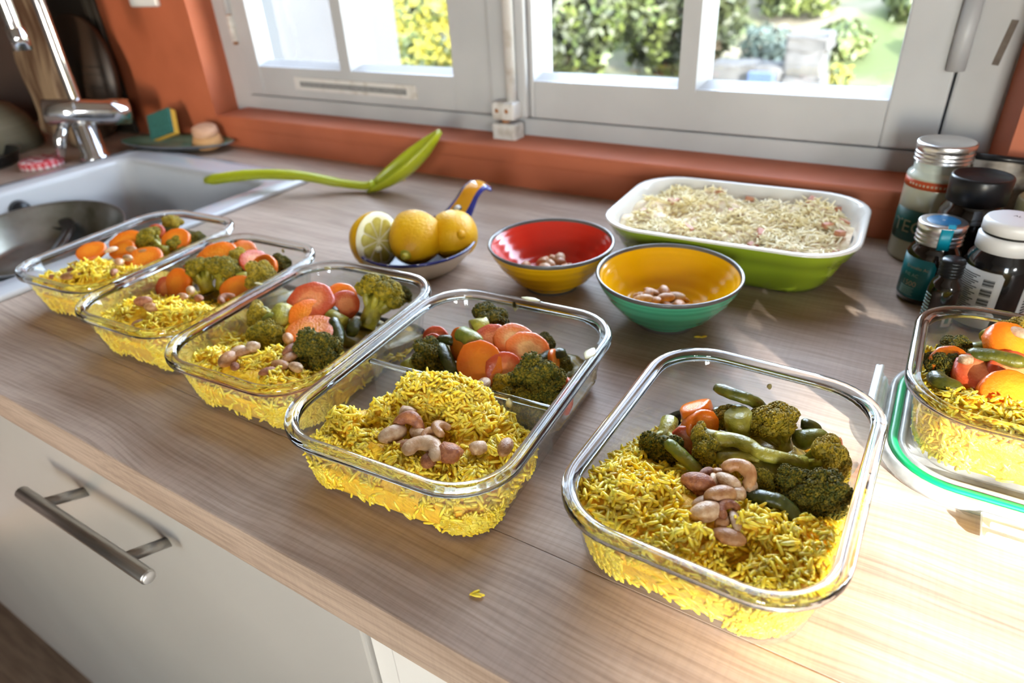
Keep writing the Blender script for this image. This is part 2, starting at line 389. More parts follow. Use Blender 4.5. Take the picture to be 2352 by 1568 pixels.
M['lemon'] = mat('lemon_peel', (0.60, 0.29, 0.003, 1), (0.70, 0.39, 0.005, 1), spec=0.3, rough=0.42, scale=35, bump=0.45, bscale=330)
M['lemon_green'] = mat('green_lemon_tip', (0.33, 0.33, 0.02, 1), (0.55, 0.40, 0.012, 1), rough=0.35, scale=60, bump=0.4, bscale=330)
M['pith'] = mat('lemon_pith', (0.74, 0.68, 0.42, 1), (0.80, 0.75, 0.52, 1), rough=0.6, scale=60)
M['pulp'] = mat('lemon_pulp', (0.40, 0.33, 0.06, 1), (0.52, 0.45, 0.12, 1), rough=0.15, scale=140)
M['red_glaze'] = mat('red_glaze', (0.50, 0.022, 0.010, 1), (0.57, 0.034, 0.014, 1), rough=0.17, scale=6, coat=0.15)
M['yellow_glaze'] = mat('yellow_glaze', (0.72, 0.36, 0.0, 1), (0.80, 0.42, 0.002, 1), rough=0.17, scale=6, coat=0.15)
M['mint_glaze'] = mat('mint_glaze', (0.060, 0.36, 0.19, 1), (0.10, 0.43, 0.25, 1), rough=0.18, scale=3, stretch=(1, 1, 60), coat=0.3)
M['grey_rim'] = mat('grey_glaze_rim', (0.075, 0.068, 0.062, 1), (0.12, 0.11, 0.10, 1), rough=0.22, scale=20)
M['dish_green'] = mat('green_glaze_dish', (0.22, 0.30, 0.012, 1), (0.26, 0.345, 0.018, 1), rough=0.16, scale=5, coat=0.4)
M['dish_white'] = mat('cream_glaze', (0.72, 0.70, 0.64, 1), (0.76, 0.74, 0.68, 1), rough=0.12, scale=5, coat=0.4)
M['cheese'] = mat('grated_cheese', (0.86, 0.72, 0.34, 1), (0.92, 0.84, 0.60, 1), rough=0.5, scale=12, lo=0.3, hi=0.7)
M['gratin'] = mat('gratin_bed', (0.62, 0.43, 0.24, 1), (0.80, 0.68, 0.42, 1), rough=0.6, scale=90, bump=0.8, bscale=140)
M['ham'] = mat('pink_ham_dice', (0.52, 0.19, 0.12, 1), (0.60, 0.27, 0.14, 1), rough=0.5, scale=60)
M['stone_cream'] = mat('unglazed_cream', (0.62, 0.54, 0.44, 1), (0.68, 0.60, 0.50, 1), rough=0.45, scale=12)
M['blue_glaze'] = mat('blue_glaze', (0.010, 0.014, 0.10, 1), (0.03, 0.04, 0.24, 1), rough=0.12, scale=40, coat=0.5)
M['blue_in'] = mat('blue_black_glaze', (0.004, 0.005, 0.02, 1), (0.008, 0.01, 0.04, 1), rough=0.3, scale=40, spec=0.3)
M['amber_glaze'] = mat('amber_glaze', (0.56, 0.22, 0.006, 1), (0.64, 0.29, 0.01, 1), rough=0.12, scale=20, coat=0.5)
M['dot'] = mat('cream_dots', (0.66, 0.62, 0.52, 1), rough=0.2)
M['teal_label'] = mat('teal_label', (0.0, 0.105, 0.115, 1), (0.0, 0.125, 0.135, 1), rough=0.4, scale=8)
M['teal_tape'] = mat('turquoise_tape', (0.0, 0.24, 0.33, 1), (0.0, 0.28, 0.37, 1), rough=0.4, scale=8)
M['blue_sticker'] = mat('blue_sticker', (0.004, 0.10, 0.24, 1), (0.006, 0.13, 0.28, 1), rough=0.4, scale=8)
M['paper'] = mat('white_label_paper', (0.60, 0.60, 0.58, 1), (0.66, 0.66, 0.64, 1), rough=0.6, scale=30)
M['ink'] = mat('black_ink', (0.02, 0.02, 0.02, 1), rough=0.5)
M['beige_ink'] = mat('beige_ink', (0.42, 0.34, 0.24, 1), rough=0.5)
M['pale_ink'] = mat('pale_ink', (0.28, 0.42, 0.38, 1), rough=0.5)
M['green_label'] = mat('dark_green_label', (0.0, 0.075, 0.06, 1), (0.0, 0.095, 0.075, 1), rough=0.4, scale=8)
M['red_label'] = mat('red_orange_label', (0.40, 0.055, 0.012, 1), (0.46, 0.075, 0.018, 1), rough=0.4, scale=8)
M['jar_cream'] = mat('jar_of_cream_powder', (0.42, 0.41, 0.30, 1), (0.48, 0.47, 0.36, 1), rough=0.16, scale=4, coat=0.6)
M['jar_glass'] = mat('frosty_jar_neck', (0.50, 0.56, 0.50, 1), (0.58, 0.63, 0.57, 1), rough=0.1, scale=8, coat=0.8)
M['amber_black'] = mat('dark_amber_glass', (0.010, 0.006, 0.004, 1), (0.018, 0.010, 0.006, 1), rough=0.06, scale=8, coat=0.6)
M['white_cap'] = mat('white_cap', (0.70, 0.69, 0.68, 1), rough=0.35)
M['olive_lid'] = mat('olive_lid', (0.24, 0.20, 0.09, 1), (0.30, 0.26, 0.13, 1), rough=0.5, scale=80)
M['packet'] = mat('beige_film_packet', (0.06, 0.04, 0.025, 1), (0.42, 0.36, 0.29, 1), rough=0.4, scale=45, bump=0.8, bscale=25)
M['gingham_red'] = mat('gingham_red', (0.42, 0.012, 0.022, 1), rough=0.5)
M['gingham_white'] = mat('gingham_white', (0.70, 0.62, 0.62, 1), rough=0.5)
M['gingham_pink'] = mat('gingham_mid', (0.50, 0.17, 0.19, 1), rough=0.5)
# garden
M['leaf_dark'] = mat('dark_leaves', (0.006, 0.010, 0.002, 1), (0.030, 0.037, 0.008, 1), rough=0.6, scale=3)
M['leaf_mid'] = mat('mid_leaves', (0.020, 0.035, 0.004, 1), (0.06, 0.075, 0.012, 1), rough=0.6, scale=3)
M['leaf_yellow'] = mat('yellow_blossom', (0.11, 0.095, 0.003, 1), (0.18, 0.165, 0.012, 1), rough=0.7, scale=3)
M['leaf_grey'] = mat('grey_green_leaves', (0.0220, 0.0367, 0.0275, 1), (0.0514, 0.0698, 0.0551, 1), rough=0.7, scale=3)
M['bark'] = mat('bark', (0.05, 0.035, 0.02, 1), (0.11, 0.08, 0.05, 1), rough=0.9, scale=12)
M['hill'] = mat('dry_hillside', (0.036, 0.050, 0.008, 1), (0.125, 0.105, 0.072, 1), rough=0.95, scale=0.9, lo=0.44, hi=0.60, detail=6)
M['path'] = mat('pale_gravel_path', (0.0573, 0.0551, 0.0518, 1), (0.0705, 0.0683, 0.0639, 1), rough=0.95, scale=20)
M['stone'] = mat('pale_stone', (0.0331, 0.0322, 0.0313, 1), (0.0463, 0.0452, 0.0440, 1), rough=0.9, scale=7, bump=0.6, bscale=9)
M['crate_blue'] = mat('blue_plastic', (0.0184, 0.0330, 0.0734, 1), (0.0220, 0.0404, 0.0845, 1), rough=0.5, scale=6)
M['white_render'] = mat('white_outside_render', (0.115, 0.118, 0.122, 1), (0.125, 0.128, 0.132, 1), rough=0.9, scale=5)
# ------------------------------------------------------------------ the room
def prism(bm, poly, z0, z1):
    lo = [bm.verts.new((x, y, z0)) for x, y in poly]; hi = [bm.verts.new((x, y, z1)) for x, y in poly]
    n = len(poly)
    bm.faces.new(lo[::-1]); bm.faces.new(hi)
    for i in range(n): bm.faces.new((lo[i], lo[(i + 1) % n], hi[(i + 1) % n], hi[i]))
def struct(o, label=None):
    o['kind'] = 'structure'
    if label: o['label'] = label
    return o
FLOOR_Z, CEIL_Z = -0.87, 1.36
SILL, HEAD = 0.049, 1.22
bm = bmesh.new()
prism(bm, [(-1.95, 0.62), (1.8, 0.62), (1.8, 0.82), (-1.95, 0.82)], FLOOR_Z, SILL - 0.004)
prism(bm, [(-1.95, 0.62), (-1.121, 0.62), (-1.150, 0.70), (-1.150, 0.82), (-1.95, 0.82)], SILL - 0.004, HEAD)
prism(bm, [(0.062, 0.62), (1.8, 0.62), (1.8, 0.82), (0.050, 0.82), (0.050, 0.70)], SILL - 0.004, HEAD)
prism(bm, [(-1.95, 0.62), (1.8, 0.62), (1.8, 0.82), (-1.95, 0.82)], HEAD, CEIL_Z)
wall_back = struct(bm_obj('wall_back', bm, M['orange']), 'terracotta orange wall with a deep window recess above the worktop')
# rounded plaster lip of the sill
bm = bmesh.new(); box(bm, (-1.123, 0.6192, SILL - 0.02), (0.064, 0.80, SILL + 0.004), 0.006, 3)
struct(bm_obj('trim_1', bm, M['orange'], smooth=True), 'orange plastered window sill with rounded front lip')
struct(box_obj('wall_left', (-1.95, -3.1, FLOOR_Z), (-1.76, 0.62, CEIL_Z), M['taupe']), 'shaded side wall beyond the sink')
bm = bmesh.new()
box(bm, (1.6, -1.168, FLOOR_Z), (1.8, 0.62, CEIL_Z)); box(bm, (1.6, -3.1, FLOOR_Z), (1.8, -1.86, CEIL_Z)); box(bm, (1.6, -1.86, 0.794), (1.8, -1.168, CEIL_Z)); box(bm, (1.6, -1.86, FLOOR_Z), (1.8, -1.168, 0.48))
struct(bm_obj('wall_right', bm, M['wall_in']), 'pale side wall with an open side window')
bm = bmesh.new()
box(bm, (-1.95, -3.1, FLOOR_Z), (0.68, -2.9, CEIL_Z)); box(bm, (1.30, -3.1, FLOOR_Z), (1.8, -2.9, CEIL_Z))
box(bm, (0.68, -3.1, 1.15), (1.30, -2.9, CEIL_Z)); box(bm, (0.68, -3.1, FLOOR_Z), (1.30, -2.9, -0.45))
struct(bm_obj('wall_front', bm, M['wall_in']), 'pale wall with a narrow glazed window opposite the counter')
struct(box_obj('ceiling', (-1.95, -3.1, CEIL_Z), (1.8, 0.82, CEIL_Z + 0.10), M['wall_in']), 'pale plaster ceiling above the kitchen')
struct(box_obj('floor', (-1.95, -3.1, FLOOR_Z - 0.05), (1.8, 0.82, FLOOR_Z), M['floor']), 'brown wooden floor before the cabinets')
# open side window in the right wall
d1 = thing('window_3', None, None); d1['kind'] = 'structure'; d1['label'] = 'white frame of the open side window'
for nm, lo, hi in (('jamb', (1.60, -1.162, 0.49), (1.72, -1.168, 0.794)), ('jamb', (1.60, -1.86, 0.49), (1.72, -1.84, 0.794)), ('head', (1.60, -1.86, 0.789), (1.64, -1.168, 0.794)), ('sill', (1.58, -1.86, 0.46), (1.78, -1.168, 0.49))):
    box_obj(nm, lo, hi, M['white_paint'], d1, 0.003)
# glazed window in the front wall
w2 = thing('window_2', None, None); w2['kind'] = 'structure'; w2['label'] = 'narrow white window with glazing bars opposite the counter'
bm = bmesh.new()
for x in (0.68, 0.975, 1.265): box(bm, (x, -3.02, -0.45), (x + 0.035, -2.96, 1.15))
for z in (-0.45, 1.10): box(bm, (0.68, -3.02, z), (1.30, -2.96, z + 0.05))
bm_obj('frame', bm, M['white_paint'], w2)
for z in (0.06, 0.58): box_obj('glazing_bar', (0.68, -3.005, z), (1.30, -2.975, z + 0.03), M['white_paint'], w2)

# ------------------------------------------------------------------ kitchen window
W1 = thing('window_1', None, None); W1['kind'] = 'structure'; W1['label'] = 'old white double casement window above the counter'
YF = 0.690
bm = bmesh.new()
box(bm, (-1.150, YF - 0.0008, 0.040), (0.052, YF + 0.055, 0.0765), 0.003)
box(bm, (-1.150, YF, 0.05), (-1.101, YF + 0.055, HEAD), 0.003); box(bm, (0.0045, YF, 0.05), (0.052, YF + 0.055, HEAD), 0.003)
box(bm, (-1.150, YF, 1.17), (0.052, YF + 0.055, HEAD), 0.003)
for a, b in ((-1.105, -1.094), (-0.002, 0.010)): box(bm, (a, YF + 0.0335, 0.05), (b, YF + 0.055, HEAD))
box(bm, (-1.10, YF + 0.0335, 0.07), (0.004, YF + 0.055, 0.084)); box(bm, (-0.560, YF + 0.0335, 0.07), (-0.488, YF + 0.052, 1.17))
bm_obj('frame', bm, M['white_paint'], W1)
def casement(x0, x1, g0, g1, m0, m1, lab):
    zb, zg, zt = 0.0785, 0.136, 1.165
    bm = bmesh.new()
    box(bm, (x0, YF - 0.004, zb), (g0, YF + 0.033, zt), 0.0025); box(bm, (g1, YF - 0.004, zb), (x1, YF + 0.033, zt), 0.0025)
    box(bm, (g0, YF - 0.003, zb), (g1, YF + 0.032, zg - 0.008), 0.0015); box(bm, (g0, YF - 0.003, zt - 0.05), (g1, YF + 0.032, zt), 0.0015)
    s = bm_obj('sash', bm, M['white_paint'], W1); s['label'] = lab
    # bevelled glazing beads around each pane
    for a, b in ((g0, m0), (m1, g1)):
        za, zc = zg, 1.115
        o1 = [(a - 0.009, YF + 0.000, za - 0.009), (b + 0.009, YF + 0.000, za - 0.009), (b + 0.009, YF + 0.000, zc + 0.009), (a - 0.009, YF + 0.000, zc + 0.009)]
        o2 = [(a, YF + 0.022, za), (b, YF + 0.022, za), (b, YF + 0.022, zc), (a, YF + 0.022, zc)]
        o3 = [(a - 0.009, YF + 0.022, za - 0.009), (b + 0.009, YF + 0.022, za - 0.009), (b + 0.009, YF + 0.022, zc + 0.009), (a - 0.009, YF + 0.022, zc + 0.009)]
        V, F = loft([o1, o2, o3], close=True)
        me = mesh_from('glazing_bead', V, F, False); fix_normals(me); link_mesh('glazing_bead', me, M['white_paint'], s)
        box_obj('pane', (a - 0.004, YF + 0.0265, za - 0.004), (b + 0.004, YF + 0.0295, zc + 0.004), M['pane'], s)
    bm = bmesh.new(); prism(bm, [(m0 + 0.008, YF - 0.004), (m1 - 0.008, YF - 0.004), (m1, YF + 0.02), (m1, YF + 0.034), (m0, YF + 0.034), (m0, YF + 0.02)], zg - 0.012, 1.12)
    bm_obj('muntin', bm, M['white_paint'], s)
    return s
sashL = casement(-1.099, -0.556, -1.055, -0.625, -0.861, -0.823, 'left white sash with a long vent slot in its bottom rail')
sashR = casement(-0.494, 0.0025, -0.487 + 0.0, -0.050, -0.290, -0.252, 'right white sash with a hinge beside the jars')
# meeting stile that carries the bolt rod
box_obj('meeting_stile', (-0.555, YF - 0.012, 0.0785), (-0.495, YF + 0.033, 1.165), M['white_paint'], W1, 0.004)
tube('bolt_rod', [(-0.513, YF - 0.022, 0.09), (-0.513, YF - 0.022, 1.16)], 0.0075, M['old_white'], W1, 14)
for z0, z1, w in ((0.079, 0.1035, 0.0185), (0.047, 0.0745, 0.0195)):
    box_obj('bolt_keeper', (-0.521 - w, YF - 0.036, z0), (-0.521 + w, YF - 0.008, z1), M['old_white'], W1, 0.005, 3)
tube('bolt_pin', [(-0.523, YF - 0.024, 0.071), (-0.523, YF - 0.024, 0.082)], 0.006, M['rust'], W1, 10)
for dx in (-0.008, 0.008):
    bm = bmesh.new(); bmesh.ops.create_uvsphere(bm, u_segments=10, v_segments=6, radius=0.0036)
    o = bm_obj('screw_head', bm, M['rust'], W1, True); o.location = (-0.522 + dx, YF - 0.0355, 0.092); o.scale = (1, 0.4, 1)
for z0, z1 in ((0.160, 0.290), (0.76, 0.88)):
    tube('hinge_knuckle', [(0.0022, YF - 0.008, z0), (0.0022, YF - 0.008, 0.5 * (z0 + z1) - 0.001)], 0.0085, M['white_paint'], W1, 14)
    tube('hinge_knuckle', [(0.0022, YF - 0.008, 0.5 * (z0 + z1) + 0.001), (0.0022, YF - 0.008, z1)], 0.0085, M['old_white'], W1, 14)
    tube('hinge_pin', [(0.0022, YF - 0.008, z0 + 0.003), (0.0022, YF - 0.008, z1 - 0.003)], 0.006, M['rust'], W1, 10)
    tube('hinge_knuckle', [(-1.0995, YF - 0.006, z0 + 0.008), (-1.0995, YF - 0.006, z0 + 0.05)], 0.0062, M['old_white'], W1, 14)
    tube('hinge_knuckle', [(-1.0995, YF - 0.006, z0 + 0.052), (-1.0995, YF - 0.006, z1)], 0.0062, M['white_paint'], W1, 14)
    tube('hinge_pin', [(-1.0995, YF - 0.006, z0 + 0.003), (-1.0995, YF - 0.006, z1 - 0.003)], 0.0048, M['rust'], W1, 10)
# vent slot on the left sash
def skew_bar(name, x0, za, x1, zb, h, y0, y1, m, par, bev=0.001):
    bm = bmesh.new(); box(bm, (-0.5 * math.hypot(x1 - x0, zb - za), y0, -h / 2), (0.5 * math.hypot(x1 - x0, zb - za), y1, h / 2), bev)
    o = bm_obj(name, bm, m, par); o.location = ((x0 + x1) / 2, 0, (za + zb) / 2); o.rotation_euler = (0, -math.atan2(zb - za, x1 - x0), 0); return o
vy = YF - 0.003
skew_bar('vent_plate', -0.968, 0.1035, -0.697, 0.1020, 0.021, vy - 0.0035, vy, M['old_white'], sashL)
skew_bar('vent_slot', -0.953, 0.1030, -0.716, 0.1016, 0.0085, vy - 0.0048, vy - 0.0030, M['vent'], sashL, 0.0005)
skew_bar('peeled_patch', 0.034, 0.165, 0.0395, 0.205, 0.006, YF - 0.0008, YF + 0.001, M['bare_wood'], W1, 0.0003)

bm = bmesh.new(); box(bm, (-1.158, YF + 0.056, SILL), (-1.148, 0.824, HEAD)); box(bm, (0.048, YF + 0.056, SILL), (0.056, 0.824, HEAD))
struct(bm_obj('trim_2', bm, M['white_render']), 'white rendered outer window reveals')
# ------------------------------------------------------------------ worktop, cabinets, sink
SX0, SX1, SY0, SY1 = -1.228, -0.794, 0.075, 0.510
bm = bmesh.new()
box(bm, (-1.758, 0.0, -0.033), (1.598, SY0, 0.0), 0.0012, 2); box(bm, (-1.758, SY1, -0.033), (1.598, 0.6195, 0.0))
box(bm, (-1.758, SY0, -0.033), (SX0, SY1, 0.0)); box(bm, (SX1, SY0, -0.033), (1.598, SY1, 0.0))
wt = tag(bm_obj('worktop', bm, M['worktop']), 'long oak-effect laminate worktop running under the window', 'worktop')
def cabinet(label, x0, x1, m, strip=None):
    t = thing('base_cabinet', label, 'cabinet', ((x0 + x1) / 2, 0.32, FLOOR_Z)); L = Matrix.Translation(-t.location)
    def loc(lo, hi): return [lo[i] - t.location[i] for i in range(3)], [hi[i] - t.location[i] for i in range(3)]
    def part(nm, lo, hi, mm, par=None, b=0.0015): a, c = loc(lo, hi); return box_obj(nm, a, c, mm, par or t, b)
    part('side_panel', (x0, 0.042, -0.77), (x0 + 0.018, 0.61, -0.034), M['carcass']); part('side_panel', (x1 - 0.018, 0.042, -0.77), (x1, 0.61, -0.034), M['carcass'])
    part('bottom_panel', (x0 + 0.018, 0.042, -0.77), (x1 - 0.018, 0.61, -0.752), M['carcass']); part('plinth', (x0, 0.07, FLOOR_Z), (x1, 0.09, -0.772), M['carcass'])
    return t, part
ca, part = cabinet('cream glossy kitchen cabinet with a bar handle under the sink', -1.50, -0.2365, M['cream'])
dfront = part('drawer_front', (-1.498, 0.020, -0.80), (-0.2355, 0.040, -0.036), M['cream'], None, 0.002)
V, F = tube_geo([(-0.621, -0.015, -0.107), (-0.62, -0.015, -0.107), (-0.426, -0.015, -0.103), (-0.425, -0.015, -0.103)], [0.0052, 0.006, 0.006, 0.0052], 20)
hb = link_mesh('handle', mesh_from('handle', [Vector(v) - ca.location for v in V], F), M['steel'], dfront)
for (a, b) in (((-0.589, 0.022, -0.122), (-0.589, -0.014, -0.107)), ((-0.461, 0.022, -0.119), (-0.461, -0.014, -0.104))):
    V, F = tube_geo([a, b], 0.0048, 16); link_mesh('handle_post', mesh_from('handle_post', [Vector(v) - ca.location for v in V], F), M['steel'], dfront)
for a, b in (((-0.4248, -0.015, -0.103), (-0.4238, -0.015, -0.103)),):
    V, F = tube_geo([a, b], 0.0050, 20); link_mesh('handle_cap', mesh_from('handle_cap', [Vector(v) - ca.location for v in V], F), M['steel_end'], dfront)
cb, part = cabinet('white kitchen cabinet front beside the cream one, to its right', -0.2345, 0.62, M['white_front'])
part('filler_strip', (-0.2340, 0.024, -0.80), (-0.2140, 0.041, -0.036), M['white_front']); part('drawer_front', (-0.2115, 0.020, -0.80), (0.618, 0.040, -0.036), M['white_front'], None, 0.002)

# white ceramic sink let into the worktop
def ring_xy(x0, x1, y0, y1, z, r, k=6):
    return [((x0 + x1) / 2 + x, (y0 + y1) / 2 + y, z) for x, y in rrect(y1 - y0, x1 - x0, r, k)]
sk = thing('sink', 'white ceramic sink let into the worktop at the window corner', 'sink', (-1.02, 0.29, 0.0))
o = Vector(sk.location)
rings = [ring_xy(-1.226, -0.802, 0.077, 0.508, -0.030, 0.022), ring_xy(-1.226, -0.802, 0.077, 0.508, 0.0006, 0.022), ring_xy(-1.243, -0.783, 0.056, 0.533, 0.0006, 0.022),
         ring_xy(-1.242, -0.784, 0.057, 0.532, 0.005, 0.021), ring_xy(-1.240, -0.786, 0.059, 0.530, 0.0065, 0.02), ring_xy(-1.216, -0.812, 0.082, 0.512, 0.0065, 0.018),
         ring_xy(-1.214, -0.822, 0.086, 0.500, 0.0045, 0.018), ring_xy(-1.212, -0.828, 0.092, 0.486, 0.0045, 0.016), ring_xy(-1.208, -0.834, 0.098, 0.480, 0.002, 0.02),
         ring_xy(-1.206, -0.838, 0.101, 0.477, -0.006, 0.024), ring_xy(-1.196, -0.848, 0.111, 0.467, -0.165, 0.03), ring_xy(-1.18, -0.865, 0.128, 0.45, -0.182, 0.03)]
V, F = loft([[tuple(Vector(p) - o) for p in r] for r in rings], cap1=True)
me = mesh_from('basin', V, F); fix_normals(me); link_mesh('basin', me, M['ceramic_white'], sk)
V, F = tube_geo([(-1.2035, 0.288, -0.029), (-1.190, 0.288, -0.029)], [0.016, 0.013], 20)
link_mesh('overflow_cover', mesh_from('overflow_cover', [Vector(v) - o for v in V], F), M['dark'], sk)

# ------------------------------------------------------------------ garden seen through the window
GZ = -1.05
struct(box_obj('bounce_ground', (1.8, -9.0, GZ - 0.1), (9.0, 0.85, GZ + 0.1), M['bounce_ground']), 'unseen pale ground added to bounce light in at the side window')  # out of view, added so sunlit ground bounces fill into the room
struct(box_obj('bounce_ground', (-5.0, -9.0, GZ - 0.1), (1.8, -3.1, GZ + 0.1), M['bounce_ground']), 'unseen pale ground added to bounce light in at the narrow window')  # second added slab, bounces fill towards the rear opening
n = 70
gx = np.linspace(-16, 10, n); gy = np.linspace(0.9, 26, n)
X, Y = np.meshgrid(gx, gy)
Z = GZ + np.clip(Y - 7.4, 0, None) * 0.30 + 0.10 * np.sin(X * 1.3 + Y * 0.7) * np.clip((Y - 7.4) / 3, 0, 1) + 0.06 * np.sin(X * 3.1 - Y * 2.3) * np.clip((Y - 7.2) / 2, 0, 1)
V = np.stack([X.ravel(), Y.ravel(), Z.ravel()], 1)
idx = np.arange(n * n).reshape(n, n)
F = np.stack([idx[:-1, :-1].ravel(), idx[:-1, 1:].ravel(), idx[1:, 1:].ravel(), idx[1:, :-1].ravel()], 1)
struct(link_mesh('ground', mesh_np('ground', V, F), M['hill']), 'dry grassy hillside rising behind the house')
bm = bmesh.new(); prism(bm, [(-1.0, 6.2), (2.2, 5.6), (3.2, 7.0), (2.0, 7.5), (-0.55, 7.15)], GZ - 0.02, GZ + 0.03)
struct(bm_obj('path', bm, M['path']), 'pale sunlit gravel path outside the window')
struct(box_obj('wall_outside', (-4.6, 1.70, GZ), (-1.825, 1.95, 3.4), M['white_render']), 'white rendered house wing wall seen through the left pane')
def leaves(name, c, rad, n, size, m, parent, seed, squash=None, shell=0.55):
    rs = np.random.RandomState(seed)
    d = rs.normal(size=(n, 3)); d /= np.linalg.norm(d, axis=1)[:, None]
    r = shell + (1 - shell) * rs.rand(n, 1) ** 0.6
    lump = 1 + 0.16 * np.sin(d[:, :1] * 7 + seed) * np.cos(d[:, 1:2] * 6 - seed) + 0.12 * np.sin(d[:, 2:3] * 9 + seed)
    P = d * r * lump * np.array(rad) + np.array(c)
    nn = d + rs.normal(scale=0.6, size=(n, 3)); nn /= np.linalg.norm(nn, axis=1)[:, None]
    t = np.cross(nn, rs.normal(size=(n, 3))); t /= np.linalg.norm(t, axis=1)[:, None]; b = np.cross(nn, t)
    s = size * (0.6 + 0.8 * rs.rand(n, 1))
    V = np.stack([P - t * s, P - b * s * 0.45 + nn * s * 0.12, P + t * s, P + b * s * 0.45 + nn * s * 0.12], 1).reshape(-1, 3)
    F = np.arange(4 * n).reshape(n, 4)
    return link_mesh(name, mesh_np(name, V, F), m, parent)
def bush(label, loc, rad, n, size, m, seed, m2=None, n2=0, trunk=True, cat='bush', name='garden_bush', grp=None):
    t = thing(name, label, cat, loc, 0, grp)
    f = leaves('foliage', (0, 0, rad[2]), rad, n, size, m, t, seed); f['kind'] = 'stuff'
    if m2 is not None:
        f2 = leaves('blossom', (0, 0, rad[2] * 1.02), tuple(1.04 * r for r in rad), n2, size * 1.0, m2, t, seed + 50, shell=0.85); f2['kind'] = 'stuff'
    if trunk:
        for k in range(3):
            a = k * 2.1 + seed
            tube('stem', [(0, 0, -0.05), (0.3 * rad[0] * math.cos(a), 0.3 * rad[1] * math.sin(a), rad[2])], [0.04, 0.02], M['bark'], t, 7)
    return t
bush('tall bush with bright yellow blossom outside the left casement', (-5.32, 6.55, GZ), (0.58, 0.5, 0.75), 2600, 0.05, M['leaf_mid'], 1, M['leaf_yellow'], 2300)
bush('low yellow flowering bush at the foot of the taller blossom bush', (-5.05, 5.75, GZ), (0.38, 0.35, 0.33), 1300, 0.045, M['leaf_mid'], 2, M['leaf_yellow'], 900)
bush('dark green shrub between the yellow bush and the window post', (-4.35, 7.1, GZ), (0.50, 0.5, 0.8), 3200, 0.055, M['leaf_dark'], 3)
bush('dark leafy shrub behind the left pane of the right casement', (-3.40, 6.2, GZ), (0.78, 0.5, 0.9), 5200, 0.055, M['leaf_dark'], 4, M['leaf_mid'], 1000)
bush('mid green shrub beside the muntin of the right casement', (-2.72, 7.35, GZ), (0.66, 0.55, 0.95), 4600, 0.055, M['leaf_dark'], 5, M['leaf_mid'], 1300)
bush('tall dark green conifer beside the stone wall outside', (-1.99, 6.75, GZ), (0.23, 0.23, 1.3), 3000, 0.05, M['leaf_dark'], 6, cat='tree', name='conifer_tree')
bush('grey green plant growing on top of the low stone wall', (-1.52, 6.7, GZ + 0.2), (0.25, 0.25, 0.2), 700, 0.04, M['leaf_grey'], 7)
for i, (x, y, r, mm) in enumerate(((-1.75, 9.0, 0.5, 'leaf_mid'), (-0.45, 8.9, 0.36, 'leaf_mid'), (-2.2, 10.5, 0.7, 'leaf_mid'), (-0.05, 8.0, 0.26, 'leaf_grey'), (-4.2, 9.6, 1.5, 'leaf_dark'), (-1.05, 8.0, 0.28, 'leaf_mid'), (0.15, 9.6, 0.35, 'leaf_mid'))):
    z = GZ + max(0, y - 7.4) * 0.30 - 0.05
    bush(['bright green shrub low on the sunny hillside behind the stone wall', 'light green shrub beside the pale path outside', 'wide green shrub high on the hillside', 'small grey green shrub at the right edge of the right pane',
          'broad dark shrub on the hillside behind the shrubs', 'yellowish green shrub just behind the tall stone pillar', 'small green shrub on the bare slope at the upper right'][i], (x, y, z), (r, r * 0.9, r * 0.6), int(2600 * r + 500), 0.05, M[mm], 20 + i, trunk=False)
bush('small yellow flowers beside the stone pillar outside', (-0.88, 6.9, GZ), (0.10, 0.10, 0.12), 160, 0.03, M['leaf_mid'], 40, M['leaf_yellow'], 160, trunk=False, cat='flowers', name='yellow_flowers')
def stone_pile(label, blocks, cat):
    t = thing('stone_wall', label, cat, (blocks[0][0], blocks[0][1], GZ))
    for i, (x, y, z, sx, sy, sz) in enumerate(blocks):
        bm = bmesh.new(); box(bm, (-sx / 2, -sy / 2, 0), (sx / 2, sy / 2, sz), 0.03, 2)
        bmesh.ops.subdivide_edges(bm, edges=bm.edges[:], cuts=1, use_grid_fill=True)
        rs = random.Random(i + len(blocks))
        for v in bm.verts: v.co += Vector((rs.uniform(-1, 1), rs.uniform(-1, 1), rs.uniform(-1, 1))) * 0.012
        o = bm_obj('stone', bm, M['stone'], t, True); o.location = (x - t.location.x, y - t.location.y, z - GZ)
    return t
stone_pile('low pale stone wall outside the right casement', [(-1.62, 6.05, GZ, 0.36, 0.35, 0.20), (-1.32, 6.05, GZ, 0.30, 0.35, 0.20), (-1.60, 6.06, GZ + 0.19, 0.38, 0.32, 0.19), (-1.30, 6.06, GZ + 0.19, 0.26, 0.32, 0.18)], 'wall')
stone_pile('taller pale stone pillar outside beside the low stone wall', [(-1.03, 6.05, GZ, 0.32, 0.34, 0.30), (-1.04, 6.05, GZ + 0.29, 0.30, 0.32, 0.20), (-1.03, 6.06, GZ + 0.48, 0.33, 0.33, 0.13)], 'pillar')
tag(box_obj('plastic_crate', (-1.44, 5.80, GZ + 0.06), (-1.22, 5.86, GZ + 0.34), M['crate_blue'], None, 0.02), 'blue plastic box standing against the low stone wall outside', 'box')
